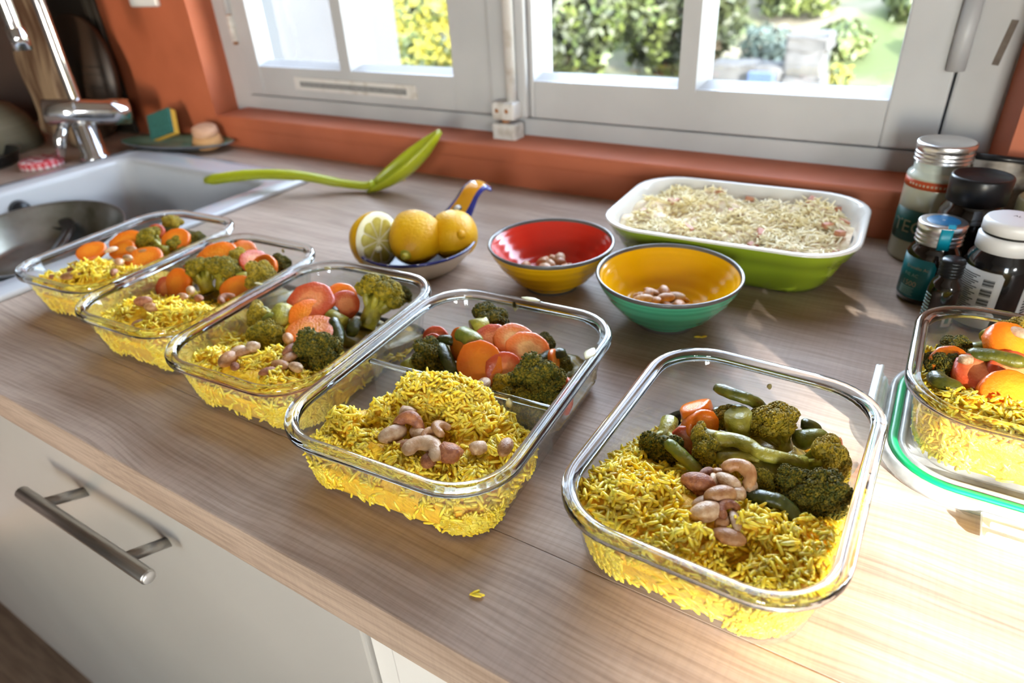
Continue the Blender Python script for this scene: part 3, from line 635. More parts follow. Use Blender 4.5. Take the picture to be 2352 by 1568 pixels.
# ------------------------------------------------------------------ shared builders for small things
def scatter(BV, BF, P, R3, S):
    """copies of a base mesh: P (n,3) positions, R3 (n,3,3) rotations, S (n,3) scales -> vertices, faces"""
    n = len(P); V = (BV[None] * S[:, None, :]) @ np.transpose(R3, (0, 2, 1)) + P[:, None, :]
    F = BF[None] + (np.arange(n) * len(BV))[:, None, None]
    return V.reshape(-1, 3), F.reshape(-1, BF.shape[1])
def frames_from(t, nrm):
    t = t / np.linalg.norm(t, axis=1)[:, None]
    b = np.cross(nrm, t); b /= np.maximum(np.linalg.norm(b, axis=1)[:, None], 1e-9)
    nn = np.cross(t, b)
    return np.stack([t, b, nn], 2)
def rod_base(nr=3, ns=6, bend=0.0, tri=True):
    """spindle of unit half length along x, unit radius"""
    V = [(-1.0, 0, -bend)]
    for i in range(nr):
        x = -0.78 + 1.56 * i / (nr - 1); r = (1 - abs(x) ** 2.6) ** 0.5 if abs(x) < 1 else 0
        V += [(x, r * math.cos(2 * math.pi * k / ns), r * math.sin(2 * math.pi * k / ns) - bend * x * x) for k in range(ns)]
    V.append((1.0, 0, -bend)); F = []
    for k in range(ns): F.append((0, 1 + (k + 1) % ns, 1 + k))
    for i in range(nr - 1):
        for k in range(ns):
            a, b = 1 + i * ns + k, 1 + i * ns + (k + 1) % ns; c, d = a + ns, b + ns
            F += [(a, b, d), (a, d, c)]
    e = len(V) - 1; m = 1 + (nr - 1) * ns
    for k in range(ns): F.append((e, m + k, m + (k + 1) % ns))
    return np.array(V), np.array(F)
def text_geo(s, size):
    cu = bpy.data.curves.new('lettering', 'FONT'); cu.body = s; cu.size = size; cu.align_x = 'CENTER'; cu.align_y = 'CENTER'; cu.resolution_u = 3
    ob = bpy.data.objects.new('lettering', cu); C.objects.link(ob)
    bpy.context.view_layer.update()
    dg = bpy.context.evaluated_depsgraph_get(); me = ob.evaluated_get(dg).to_mesh()
    V = [v.co.copy() for v in me.vertices]; F = [tuple(p.vertices) for p in me.polygons]
    ob.evaluated_get(dg).to_mesh_clear(); bpy.data.objects.remove(ob); bpy.data.curves.remove(cu)
    return V, F
def curved_text(name, s, size, r, ang, z, m, parent, bold=0.0):
    V, F = text_geo(s, size)
    W = [(r * math.cos(ang + v.x / r), r * math.sin(ang + v.x / r), z + v.y) for v in V]
    return link_mesh(name, mesh_from(name, W, F, False), m, parent)
def curved_patch(name, r, a0, a1, z0, z1, m, parent, n=16, corner=0.0):
    V, F = [], []
    for i in range(n + 1):
        a = a0 + (a1 - a0) * i / n; e = min(i, n - i) / n * abs(a1 - a0) * r
        c = corner - math.sqrt(max(0, corner ** 2 - max(0, corner - e) ** 2)) if corner else 0
        for rr in (r, r + 0.0002):
            V += [(rr * math.cos(a), rr * math.sin(a), z0 + c), (rr * math.cos(a), rr * math.sin(a), z1 - c)]
    for i in range(n):
        p, q = 4 * i, 4 * i + 4
        F += [(p + 2, q + 2, q + 3, p + 3), (p, p + 1, q + 1, q), (p + 1, p + 3, q + 3, q + 1), (p, q, q + 2, p + 2)]
    F += [(0, 2, 3, 1), (4 * n, 4 * n + 1, 4 * n + 3, 4 * n + 2)]
    return link_mesh(name, mesh_from(name, V, F), m, parent)
def disc_patch(name, r, ang, z, rad, m, parent, n=24):
    V = [(r * math.cos(ang), r * math.sin(ang), z)]; F = []
    for k in range(n):
        t = 2 * math.pi * k / n; a = ang + rad * math.cos(t) / r
        V.append((r * math.cos(a), r * math.sin(a), z + rad * math.sin(t)))
    for k in range(n): F.append((0, 1 + k, 1 + (k + 1) % n))
    return link_mesh(name, mesh_from(name, V, F), m, parent)
D = math.radians

# ------------------------------------------------------------------ far left corner behind the sink
t = thing('round_board', 'dark brown round wooden board leaning on the orange wall behind the tap', 'board', (-1.43, 0.568, 0.0))
bm = bmesh.new(); bmesh.ops.create_cone(bm, cap_ends=True, segments=48, radius1=0.112, radius2=0.112, depth=0.018)
bmesh.ops.bevel(bm, geom=[e for e in bm.edges if len(e.link_faces) == 2 and e.calc_face_angle() > 1], offset=0.003, segments=2, affect='EDGES')
o = bm_obj('disc', bm, M['board_dark'], t, True); o.rotation_euler = (D(82), 0, 0); o.location = (0, 0, 0.112)
for z in (0.10, 0.122, 0.135):
    b_ = box_obj('groove', (-0.095, -0.0010, -0.0007), (0.095, 0.0003, 0.0007), M['board_tray'], t); b_.rotation_euler = (D(-8), 0, 0); b_.location = (0, -0.0092 - (0.112 - z) * 0.14, z)
t = thing('tray', 'black rectangular tray standing behind the round board', 'tray', (-1.47, 0.6135, 0.0))
bm = bmesh.new(); box(bm, (-0.085, -0.005, 0.0), (0.085, 0.005, 0.36), 0.004); box(bm, (-0.07, -0.008, 0.015), (0.07, -0.004, 0.345), 0.002)
bm_obj('panel', bm, M['board_tray'], t)
t = thing('wooden_board', 'tall weathered wooden board leaning behind the chrome tap', 'board', (-1.452, 0.50, 0.0))
bm = bmesh.new(); box(bm, (-0.058, -0.011, 0.0), (0.058, 0.011, 0.36), 0.005)
bmesh.ops.subdivide_edges(bm, edges=[e for e in bm.edges if abs((e.verts[0].co - e.verts[1].co).z) > 0.2], cuts=10)
for v in bm.verts: v.co.x += 0.006 * math.sin(v.co.z * 31 + (2 if v.co.x > 0 else 0)) * (1 if abs(v.co.x) > 0.05 else 0.6); v.co.y += 0.003 * math.sin(v.co.z * 40)
o = bm_obj('plank', bm, M['driftwood'], t, True); o.rotation_euler = (0, D(11), 0); o.location = (0, 0, 0.012)
t = thing('rounded_basket', 'khaki rounded upturned bowl beside the tall wooden board', 'bowl', (-1.56, 0.405, 0.0))
lathe('shell', [(0.098, 0.0), (0.100, 0.006), (0.098, 0.03), (0.089, 0.055), (0.070, 0.078), (0.045, 0.091), (0.030, 0.094), (0.028, 0.099), (0, 0.099)], 40, M['khaki'], t)
t = thing('small_pan', 'dark shallow pan at the left edge of the worktop behind the sink', 'pan', (-1.435, 0.335, 0.0))
lathe('body', [(0, 0.0), (0.060, 0.0), (0.066, 0.004), (0.074, 0.022), (0.0755, 0.0225), (0.0735, 0.0215), (0.064, 0.006), (0, 0.0045)], 40, [M['dark'], M['pan_in']], t, [0, 0, 0, 1, 1, 0, 0])
# gingham jar lid
t = thing('jar_lid', 'red and white gingham jar lid lying on the worktop behind the sink', 'lid', (-1.318, 0.392, 0.0))
n = 40; prof = [(0.0, 0.014), (0.010, 0.014), (0.020, 0.0145), (0.029, 0.0142), (0.0335, 0.0125), (0.0345, 0.010), (0.0345, 0.005), (0.0345, 0.0005), (0.032, 0.0), (0.0, 0.0005)]
o = lathe('cap', prof, n, [M['gingham_white'], M['gingham_pink'], M['gingham_red']], t)
for p in o.data.polygons:
    c = p.center
    if abs(p.normal.z) > 0.7: i, j = int(math.floor(c.x / 0.008)), int(math.floor(c.y / 0.008))
    else: i, j = int(math.floor(math.atan2(c.y, c.x) * 0.0345 / 0.0055)), int(c.z > 0.006)
    p.material_index = (i % 2) + (j % 2)
# green plate with sponge and brush
t = thing('oval_plate', 'small green plate with a grey rim at the window corner of the sink', 'plate', (-1.180, 0.566, 0.0), D(14))
o = lathe('dish', [(0, 0.002), (0.05, 0.002), (0.060, 0.004), (0.088, 0.013), (0.091, 0.0145), (0.089, 0.0155), (0.060, 0.0075), (0.05, 0.0055), (0, 0.0055)], 48, [M['green_plate'], M['grey_plate']], t, [0, 0, 1, 1, 1, 0, 0, 0]); o.scale = (1.36, 0.52, 1)
t = thing('kitchen_sponge', 'teal and yellow scouring sponge propped on the small green plate', 'sponge', (-1.190, 0.563, 0.010), D(20))
g = Matrix.Rotation(D(-25), 4, 'Y') @ Matrix.Rotation(D(62), 4, 'X')
for nm, z0, z1, m in (('scourer', 0.012, 0.018, M['scourer']), ('foam', 0.0, 0.012, M['sponge'])):
    o = box_obj(nm, (-0.026, 0.0, z0), (0.026, 0.045, z1), m, t, 0.002); o.matrix_local = Matrix.Translation((0, -0.004, 0.010)) @ Matrix.Rotation(D(-16), 4, 'Y') @ Matrix.Rotation(D(62), 4, 'X')
t = thing('dish_brush', 'round wooden dish brush head with tan bristles on the green plate', 'brush', (-1.115, 0.586, 0.008), D(10))
lathe('bristles', [(0, 0.0), (0.024, 0.0), (0.028, 0.004), (0.0215, 0.021), (0, 0.021)], 26, M['bristle'], t)
o = lathe('block', [(0, 0.020), (0.0205, 0.020), (0.0225, 0.023), (0.0215, 0.032), (0.016, 0.035), (0, 0.0355)], 26, M['brush_wood'], t)
t.rotation_euler = (D(8), D(10), 0)
# tap
t = thing('mixer_tap', 'chrome mixer tap with a tall arched spout beside the sink', 'tap', (-1.272, 0.462, 0.0))
lathe('base', [(0, 0), (0.026, 0), (0.027, 0.004), (0.024, 0.008), (0.021, 0.010), (0.020, 0.062), (0, 0.064)], 28, M['chrome'], t)
body = tube('body', [(-0.026, -0.046, 0.0875), (-0.0245, -0.043, 0.087), (0.0, 0.0, 0.081), (0.020, 0.040, 0.0745), (0.034, 0.068, 0.070), (0.0355, 0.071, 0.0695)], [0.012, 0.021, 0.0225, 0.0225, 0.0215, 0.012], M['chrome'], t, 24)
tube('lever', [(-0.012, -0.024, 0.066), (-0.016, -0.040, 0.042), (-0.012, -0.050, 0.014)], [0.008, 0.011, 0.006], M['chrome'], t, 14)
sp = smooth_path([(-0.005, 0.004, 0.085), (-0.006, 0.004, 0.15), (-0.006, 0.004, 0.27), (0.012, -0.012, 0.335), (0.06, -0.055, 0.372), (0.118, -0.092, 0.355), (0.156, -0.115, 0.30), (0.165, -0.120, 0.243), (0.165, -0.120, 0.213)], 6)
tube('spout', sp, 0.0098, M['chrome'], t, 16)
tube('aerator', [(0.165, -0.120, 0.228), (0.165, -0.120, 0.200)], 0.0122, M['chrome'], t, 18)
# wall switch
t = thing('wall_socket', 'white socket plate on the orange wall above the green plate', 'socket', (-1.228, 0.62, 0.27))
bm = bmesh.new(); box(bm, (-0.040, -0.010, -0.040), (0.040, 0.0, 0.04), 0.005, 3); bm_obj('plate', bm, M['socket'], t)
bm = bmesh.new(); box(bm, (-0.026, -0.0125, -0.026), (0.026, -0.009, 0.026), 0.002); bm_obj('rocker', bm, M['socket'], t)
# pans in the sink
def skillet(label, loc, r, depth, rim, inside, out, rot, handle=None):
    t = thing('frying_pan', label, 'pan', loc); t.rotation_euler = rot
    lathe('body', [(0, -depth), (r * 0.72, -depth), (r * 0.80, -depth + 0.006), (r * 0.97, -0.004), (r * 1.0, -0.0005), (r * 1.0, 0.0008), (r * 0.985, 0.0008), (r * 0.95, -0.004), (r * 0.785, -depth + 0.008), (r * 0.70, -depth + 0.0025), (0, -depth + 0.0025)], 56, [out, rim, inside], t, [0, 0, 0, 1, 1, 1, 2, 2, 2, 2])
    return t
skillet('steel saucepan lid lying under the used pan in the sink', (-1.035, 0.275, -0.085), 0.135, 0.035, M['steel'], M['steel'], M['steel'], (D(6), D(-4), 0))['category'] = 'lid'
pan = skillet('used steel frying pan lying in the white sink', (-1.074, 0.248, -0.035), 0.117, 0.048, M['steel'], M['pan_in'], M['steel'], (D(4), D(5), 0))
spn = thing('serving_spoon', 'black serving spoon lying across the used pan in the sink', 'spoon', (-1.085, 0.25, -0.03))
tube('handle', smooth_path([(-0.06, 0.070, -0.018), (-0.02, 0.052, -0.024), (0.05, -0.01, -0.026), (0.10, -0.050, -0.012)], 4), [0.010] * 12 + [0.008], M['black_gloss'], spn, 12, 0.4)
o = lathe('scoop', [(0, -0.010), (0.018, -0.007), (0.026, 0), (0.0245, 0.001), (0.017, -0.005), (0, -0.008)], 24, M['black_gloss'], spn); o.location = (-0.070, 0.078, -0.026)
for i, (dx, dy, m, s, lab) in enumerate(((0.02, -0.045, 'carrot', 0.010, 'orange carrot scrap left in the pan in the sink'), (0.045, 0.035, 'rice_bed', 0.011, 'yellow curry scrap left in the pan in the sink'), (0.045, -0.06, 'nut_pale', 0.006, 'pale nut left in the pan in the sink'))):
    bm = bmesh.new(); bmesh.ops.create_icosphere(bm, subdivisions=2, radius=s)
    for v in bm.verts: v.co *= 1 + 0.2 * math.sin(v.co.x * 900 + i) ; v.co.z *= 0.6
    o = tag(bm_obj('food_scrap', bm, M[m], None, True), lab, 'food scrap'); o.location = (pan.location.x + dx, pan.location.y + dy, pan.location.z - 0.042)

# ------------------------------------------------------------------ lime ladle
lad = thing('ladle', 'lime green plastic ladle lying from the sink edge onto the worktop', 'ladle', (-0.668, 0.515, 0.004))
a0 = Vector((-0.885, 0.415, 0.020)) - lad.location
hp = smooth_path([a0, (-0.150, -0.070, 0.0235), (-0.085, -0.040, 0.021), (-0.035, -0.014, 0.009), (0.0, 0.0, 0.005), (0.012, 0.005, 0.009)], 6)
tube('handle', hp, [0.007] + [0.0105] * 5 + [0.0100] * 6 + [0.0090] * 6 + [0.0080] * 6 + [0.0080] * 6 + [0.006], M['lime'], lad, 16, 0.7)
# oval scoop: long axis rises to the right, opening faces up and to the left
LA = Vector((0.105, 0.048, 0.080)); LA_l = LA.length; ex = LA.normalized()
ez = (Vector((-0.55, -0.50, 0.80)) - ex * Vector((-0.55, -0.50, 0.80)).dot(ex)).normalized(); ey = ez.cross(ex)
def scoop(off):
    rings = []
    for i in range(13):
        s = i / 12.0; x = LA_l * (0.02 + 0.98 * s); w = 0.027 * math.sin(math.pi * min(0.985, 0.10 + 0.88 * s)) ** 0.75
        dp = 0.022 * math.sin(math.pi * (0.08 + 0.86 * s)) ** 0.8
        ring = []
        for j in range(17):
            th = math.pi * j / 16
            ring.append(ex * x + ey * (w - off) * math.cos(th) - ez * max(0, dp - off) * math.sin(th))
        rings.append(ring)
    return rings
A, B = scoop(0.0), scoop(0.0022)
V, F = [], []
for G in (A, B):
    b = len(V); V += [p for r in G for p in r]
    for i in range(12):
        for j in range(16): F.append((b + i * 17 + j, b + i * 17 + j + 1, b + (i + 1) * 17 + j + 1, b + (i + 1) * 17 + j))
nA = 13 * 17
for i in range(12):
    for j in (0, 16): F.append((i * 17 + j, (i + 1) * 17 + j, nA + (i + 1) * 17 + j, nA + i * 17 + j))
for i in (0, 12):
    for j in range(16): F.append((i * 17 + j, i * 17 + j + 1, nA + i * 17 + j + 1, nA + i * 17 + j))
me = mesh_from('scoop', V, F); fix_normals(me); link_mesh('scoop', me, M['lime'], lad)

# ------------------------------------------------------------------ spoon-rest dish with lemons
sr = thing('spoon_rest', 'cream ceramic dish with blue rim and amber upturned handle holding lemons', 'dish', (-0.438, 0.348, 0.0))
lathe('bowl', [(0, 0.0), (0.038, 0.0), (0.042, 0.002), (0.056, 0.016), (0.0615, 0.0255), (0.0635, 0.0275), (0.0625, 0.0292), (0.0590, 0.0275), (0.053, 0.017), (0.040, 0.0065), (0.0, 0.005)], 56,
      [M['stone_cream'], M['blue_glaze'], M['blue_in']], sr, [0, 0, 0, 0, 1, 1, 1, 2, 2, 2])
for k in range(26):
    a = 2 * math.pi * k / 26 + 0.1
    for rr, zz, s in ((0.0565, 0.0243, 0.0026), (0.0628, 0.0290, 0.0011)):
        if rr > 0.06 and k % 2: continue
        bm = bmesh.new(); bmesh.ops.create_icosphere(bm, subdivisions=1, radius=s)
        o = bm_obj('dot', bm, M['dot'], sr, True); o.scale = (1, 1, 0.35); o.location = (rr * math.cos(a), rr * math.sin(a), zz)
def handle_strip(w_scale, off, nm, m):
    cl = smooth_path([(0.000, 0.055, 0.026), (0.001, 0.068, 0.030), (0.002, 0.084, 0.040), (0.003, 0.102, 0.0525), (0.006, 0.116, 0.0555), (0.012, 0.124, 0.050)], 5)
    ws = np.interp(np.linspace(0, 1, len(cl)), [0, 0.2, 0.5, 0.8, 1], [0.036, 0.021, 0.0145, 0.0150, 0.012])
    V, F = tube_geo(cl, [float(w) * w_scale for w in ws], 14, True, 0.22, Vector((0, -0.5, 1)))
    V = [Vector(v) + Vector((0, -0.4, 0.9)) * off for v in V]
    return link_mesh(nm, mesh_from(nm, V, F), m, sr)
handle_strip(1.0, 0.0, 'handle', M['blue_glaze']); handle_strip(0.74, 0.0014, 'handle_glaze', M['amber_glaze'])
bm = bmesh.new(); bmesh.ops.create_icosphere(bm, subdivisions=2, radius=0.0055); o = bm_obj('eye_ring', bm, M['ink'], sr, True); o.scale = (1, 1, 0.3); o.location = (0.001, 0.0745, 0.0395); o.rotation_euler = (D(30), 0, 0)
bm = bmesh.new(); bmesh.ops.create_icosphere(bm, subdivisions=2, radius=0.0042); o = bm_obj('eye_spot', bm, M['dot'], sr, True); o.scale = (1, 1, 0.4); o.location = (0.001, 0.074, 0.0403); o.rotation_euler = (D(30), 0, 0)
def lemon_half(label, loc, axis, r, ln, spin=0.0, green=False):
    """axis points from the cut face to the tip of the peel"""
    t = thing('lemon_half', label, 'lemon', loc, 0, 'lemon halves in the blue rimmed dish')
    t.rotation_euler = Vector(axis).to_track_quat('Z', 'Y').to_euler()
    prof = [(r * 0.99, 0.0)]
    for i in range(1, 13):
        a = math.pi / 2 * i / 13
        prof.append((r * math.cos(a) ** 1.12, ln * math.sin(a)))
    prof += [(r * 0.16, ln * 1.02), (r * 0.12, ln * 1.10), (r * 0.05, ln * 1.14), (0, ln * 1.145)]
    o = lathe('peel', prof, 40, [M['lemon'], M['lemon_green']], t, [0] * 11 + ([1] * 5 if green else [0] * 5))
    for v in o.data.vertices: k = 1 + 0.02 * math.sin(v.co.x * 190 + 1) * math.cos(v.co.y * 170); v.co.x *= k; v.co.y *= k
    lathe('pith', [(r * 0.985, 0.0), (r * 0.98, -0.0008), (r * 0.80, -0.001), (0, -0.0006)], 40, M['pith'], t)
    ns = 9
    for k in range(ns):
        a0, a1 = 2 * math.pi * (k + 0.06) / ns, 2 * math.pi * (k + 0.94) / ns
        V = [(0.06 * r * math.cos((a0 + a1) / 2), 0.06 * r * math.sin((a0 + a1) / 2), -0.0014)]
        for j in range(7):
            a = a0 + (a1 - a0) * j / 6; rr = r * (0.80 - 0.09 * abs(j - 3) ** 2 / 9)
            V.append((rr * math.cos(a), rr * math.sin(a), -0.0013))
        cx = sum(v[0] for v in V) / len(V); cy_ = sum(v[1] for v in V) / len(V); top = len(V)
        V.append((cx, cy_, -0.0024)); F = [(j, (j + 1) % top, top) for j in range(top)]
        me = mesh_from('segment', V, F); fix_normals(me); link_mesh('segment', me, M['pulp'], t)
    return t
l1 = lemon_half('lemon half showing its cut face with a pale pip', Vector((-0.463, 0.318, 0.036)), (-0.80, 0.05, -0.10), 0.0300, 0.030)
bm = bmesh.new(); bmesh.ops.create_icosphere(bm, subdivisions=2, radius=0.0038); o = bm_obj('pip', bm, M['pith'], l1, True); o.scale = (1.2, 0.9, 0.6); o.location = (0.004, -0.008, -0.002)
lemon_half('lemon half with peel forward and a green tip in the middle of the dish', Vector((-0.436, 0.350, 0.036)), (0.30, -0.82, -0.12), 0.0285, 0.043, green=True)
lemon_half('lemon half with peel up at the handle side of the dish', Vector((-0.410, 0.375, 0.030)), (0.62, -0.45, 0.28), 0.0265, 0.034)

# ------------------------------------------------------------------ glazed bowls with nuts
def ribbed_bowl(label, loc, R, H, min_, mout):
    t = thing('bowl', label, 'bowl', loc)
    base = [(0.0, 0.0045), (0.016, 0.005), (0.026, 0.0085), (0.036, 0.0155), (0.046, 0.0255), (0.054, 0.0355), (0.0590, 0.0415)]
    def ev(pr, s):
        x = [i / (len(pr) - 1) for i in range(len(pr))]
        return float(np.interp(s, x, [p[0] for p in pr])), float(np.interp(s, x, [p[1] for p in pr]))
    k = R / 0.0625; inner, outer = [], []
    ob = [(0.0, 0.0), (0.0245, 0.0), (0.0265, 0.0), (0.0275, 0.004), (0.040, 0.0115), (0.0515, 0.0240), (0.0585, 0.0350), (0.0618, 0.0415)]
    for i in range(61):
        s = i / 60; r, z = ev(base, s); rip = 0.00016 * math.sin(2 * math.pi * 9 * s) * min(1, max(0, (s - 0.25) * 5))
        inner.append((r * k, z + rip))
    for i in range(61):
        s = 1 - i / 60; r, z = ev(ob, s); rip = 0.00025 * math.sin(2 * math.pi * 11 * s) * min(1, max(0, (s - 0.5) * 5))
        outer.append(((r + rip) * k if r > 0.02 else r * k, z))
    rim = [(0.0594 * k, 0.0428), (0.0605 * k, 0.0434), (0.0618 * k, 0.0430), (0.0622 * k, 0.0420)]
    prof = [(r_, z_ * H / 0.0434) for r_, z_ in inner + rim + outer]
    mi = []
    for i in range(len(prof) - 1):
        if i < 59: mi.append(0)
        elif i < 67: mi.append(2)
        elif i < 67 + 30 + 4: mi.append(1)
        else: mi.append(2 if prof[i][1] < 0.0042 else 1)
    lathe('shell', prof, 72, [min_, mout, M['grey_rim']], t, mi)
    return t
B1 = Vector((-0.2880, 0.370, 0.0)); B2 = Vector((-0.1640, 0.3520, 0.0))
ribbed_bowl('ribbed bowl glazed red inside and yellow outside', B1, 0.0610, 0.047, M['red_glaze'], M['yellow_glaze'])
ribbed_bowl('ribbed bowl glazed yellow inside and mint green outside', B2, 0.0620, 0.047, M['yellow_glaze'], M['mint_glaze'])

# nuts: shared meshes
def nut_mesh(kind):
    bm = bmesh.new()
    if kind == 'half':                       # half a peanut: domed back, flat face with a groove
        bmesh.ops.create_icosphere(bm, subdivisions=3, radius=1)
        for v in bm.verts:
            x, y, z = v.co; z2 = z * 0.85 if z > 0 else z * 0.18 + 0.10 * math.exp(-(y * 4) ** 2) * (1 - x * x)
            v.co = (x, y * (0.56 + 0.06 * x), z2 * 0.52)
    elif kind == 'whole':
        bmesh.ops.create_icosphere(bm, subdivisions=3, radius=1)
        for v in bm.verts:
            x, y, z = v.co; g = 1 - 0.10 * math.exp(-(z * 7) ** 2)
            v.co = (x * (1 + 0.04 * z), y * 0.60 * g * (1 + 0.10 * x), z * 0.56 * g)
    elif kind == 'chunk':
        bmesh.ops.create_icosphere(bm, subdivisions=2, radius=1)
        rs = random.Random(5)
        for v in bm.verts: v.co = Vector((round(v.co.x * 1.4) / 1.4 * 0.5 + v.co.x * 0.5, v.co.y * 0.8, v.co.z * 0.7)) * rs.uniform(0.9, 1.08)
    elif kind == 'cashew':
        pts = [(math.cos(a) * 0.62, math.sin(a) * 0.62 - 0.3, 0.03 * math.sin(3 * a)) for a in np.linspace(D(-18), D(198), 15)]
        rad = [0.10] + [0.26 + 0.10 * math.sin(math.pi * i / 14) + 0.03 * math.cos(i) for i in range(1, 14)] + [0.10]
        V, F = tube_geo(pts, rad, 14, True, 0.85)
        me = mesh_from('cashew', V, F); bm.from_mesh(me)
    me = bpy.data.meshes.new('nut_' + kind); bmesh.ops.recalc_face_normals(bm, faces=bm.faces); bm.to_mesh(me); bm.free()
    me.polygons.foreach_set('use_smooth', [True] * len(me.polygons)); return me
NUT = {}
def nut(label, cat, kind, m, pos, ln, yaw=0.0, pitch=0.0, roll=0.0, group=None, name=None):
    key = (kind, m)
    if key not in NUT:
        me = nut_mesh(kind); me.materials.append(M[m]); NUT[key] = me
    o = bpy.data.objects.new(name or ('cashew' if kind == 'cashew' else 'peanut'), NUT[key]); C.objects.link(o)
    o.location = pos; o.scale = (ln / 2,) * 3; o.rotation_euler = Euler((roll, pitch, yaw), 'XYZ')
    return tag(o, label, cat, group)
rs = random.Random(3)
for layer, (cnt, r0, z) in enumerate(((12, 0.028, 0.0125), (11, 0.022, 0.0185), (6, 0.012, 0.0245))):
    for k in range(cnt):
        a = 2 * math.pi * (k + 0.5 * layer) / cnt + rs.uniform(-0.2, 0.2); rr = r0 * rs.uniform(0.55, 1.0)
        nut('roasted peanut half among those in the yellow and mint bowl', 'peanut', rs.choice(['half', 'half', 'whole']), rs.choice(['nut_tan', 'nut_pale', 'nut_tan']),
            B2 + Vector((-0.008 + rr * math.cos(a), -0.008 + rr * math.sin(a), z + rs.uniform(-0.001, 0.002) + max(0, rr - 0.02) * 0.4)), rs.uniform(0.0155, 0.0195), rs.uniform(0, 6.28), rs.uniform(-0.5, 0.5), rs.uniform(-0.7, 0.7), 'peanuts in the yellow and mint bowl')
for k in range(22):
    a = 2 * math.pi * k / 11 + rs.uniform(-0.2, 0.2); rr = rs.uniform(0.012, 0.030) if k < 13 else rs.uniform(0.0, 0.018)
    nut('chopped nut piece among those in the red and yellow bowl', 'nut', rs.choice(['chunk', 'chunk', 'half']), rs.choice(['nut_tan', 'nut_pale', 'nut_tan']),
        B1 + Vector((0.002 + rr * math.cos(a), 0.002 + rr * math.sin(a), 0.0135 + (0.008 if k >= 13 else 0) + max(0, rr - 0.018) * 0.5)), rs.uniform(0.011, 0.016), rs.uniform(0, 6.28), rs.uniform(-0.6, 0.6), rs.uniform(-0.6, 0.6), 'nut pieces in the red bowl', 'nut_piece')

# ------------------------------------------------------------------ green baking dish with gratin
DZ = 0.051
dish = thing('baking_dish', 'green rectangular baking dish with a cream inside, holding unbaked gratin', 'baking dish', (-0.152, 0.507, 0.0), D(2.5))
L_, W_ = 0.181, 0.242
def rr3(ins, z, r): return [(x, y, z) for x, y in rrect(L_ - 2 * ins, W_ - 2 * ins, max(0.004, r - ins * 0.6), 8)]
out = [rr3(0.034, 0.0012, 0.05), rr3(0.0325, 0.0, 0.05), rr3(0.028, 0.0015, 0.05), rr3(0.023, 0.008, 0.05), rr3(0.0145, 0.0270, 0.05), rr3(0.0115, 0.0345, 0.05), rr3(0.0085, 0.0360, 0.05), rr3(0.0045, 0.0445, 0.05), rr3(0.0015, 0.0492, 0.05)]
rimr = [rr3(0.0012, 0.0500, 0.05), rr3(0.0028, DZ, 0.05), rr3(0.0058, DZ, 0.05), rr3(0.0075, 0.0500, 0.05)]
inn = [rr3(0.0110, 0.0420, 0.05), rr3(0.0200, 0.0220, 0.05), rr3(0.028, 0.0075, 0.05), rr3(0.036, 0.005, 0.05)]
R_ = out + rimr + inn; V, F = loft(R_, cap0=True, cap1=True); nr = len(R_[0])
mi = [0 if i < 9 * nr - 1 and i < (len(out) - 1) * nr else 1 for i in range((len(R_) - 1) * nr)] + [0, 1]
me = mesh_from('shell', V, F, True, mi); fix_normals(me); link_mesh('shell', me, [M['dish_green'], M['dish_white']], dish)
gr = thing('gratin', 'unbaked gratin under grated cheese with pink ham dice in the green dish', 'gratin', (-0.152, 0.507, 0.0), D(2.5))
def gh(x, y):
    return 0.0405 + 0.0035 * np.sin(x * 55 + 1) * np.cos(y * 48) + 0.0025 * np.sin(x * 130 + y * 90) + 0.002 * np.cos(y * 150 - x * 40) - 0.004 * np.clip((np.abs(x) - 0.08) / 0.02, 0, 1) - 0.004 * np.clip((np.abs(y) - 0.055) / 0.02, 0, 1)
n1, n2 = 60, 46
GX, GY = np.meshgrid(np.linspace(-1, 1, n1), np.linspace(-1, 1, n2))
sx = W_ / 2 - 0.0125; sy = L_ / 2 - 0.0125
rr_ = np.maximum(np.abs(GX), np.abs(GY)); PX = GX * sx * (1 - 0.15 * (GX * GY) ** 4); PY = GY * sy * (1 - 0.20 * (GX * GY) ** 4)
PZ = gh(PX, PY)
idx = np.arange(n1 * n2).reshape(n2, n1)
F = np.stack([idx[:-1, :-1].ravel(), idx[:-1, 1:].ravel(), idx[1:, 1:].ravel(), idx[1:, :-1].ravel()], 1)
link_mesh('bed', mesh_np('bed', np.stack([PX.ravel(), PY.ravel(), PZ.ravel()], 1), F), M['gratin'], gr)
r2 = np.random.RandomState(5); n = 3600
px = r2.uniform(-sx, sx, n) * 0.92; py = r2.uniform(-sy, sy, n) * 0.90
dens = np.sin(px * 60 + 2) * np.cos(py * 70 + 1) + 0.5 * np.sin(px * 23 - py * 40)
keep = (r2.rand(n) < np.clip(0.62 + 0.42 * dens, 0.12, 1)) & (np.hypot(np.clip(np.abs(px) - 0.072, 0, 1), np.clip(np.abs(py) - 0.042, 0, 1)) < 0.029); px, py = px[keep], py[keep]; n = len(px)
pos = np.stack([px, py, gh(px, py) + r2.uniform(-0.0003, 0.0050, n)], 1)
a = r2.uniform(0, 6.28, n); t_ = np.stack([np.cos(a), np.sin(a), r2.normal(0, 0.35, n)], 1); nn = np.tile([0.0, 0, 1], (n, 1)) + r2.normal(0, 0.3, (n, 3))
BV, BF = rod_base(4, 4, 0.0); BV = BV.copy(); BV[:, 2] -= 0.0
S = np.stack([r2.uniform(0.0035, 0.0075, n), np.full(n, 0.00105), np.full(n, 0.0008)], 1)
V, F = scatter(BV, BF, pos, frames_from(t_, nn), S)
o = link_mesh('grated_cheese', mesh_np('grated_cheese', V, F), M['cheese'], gr); o['kind'] = 'stuff'
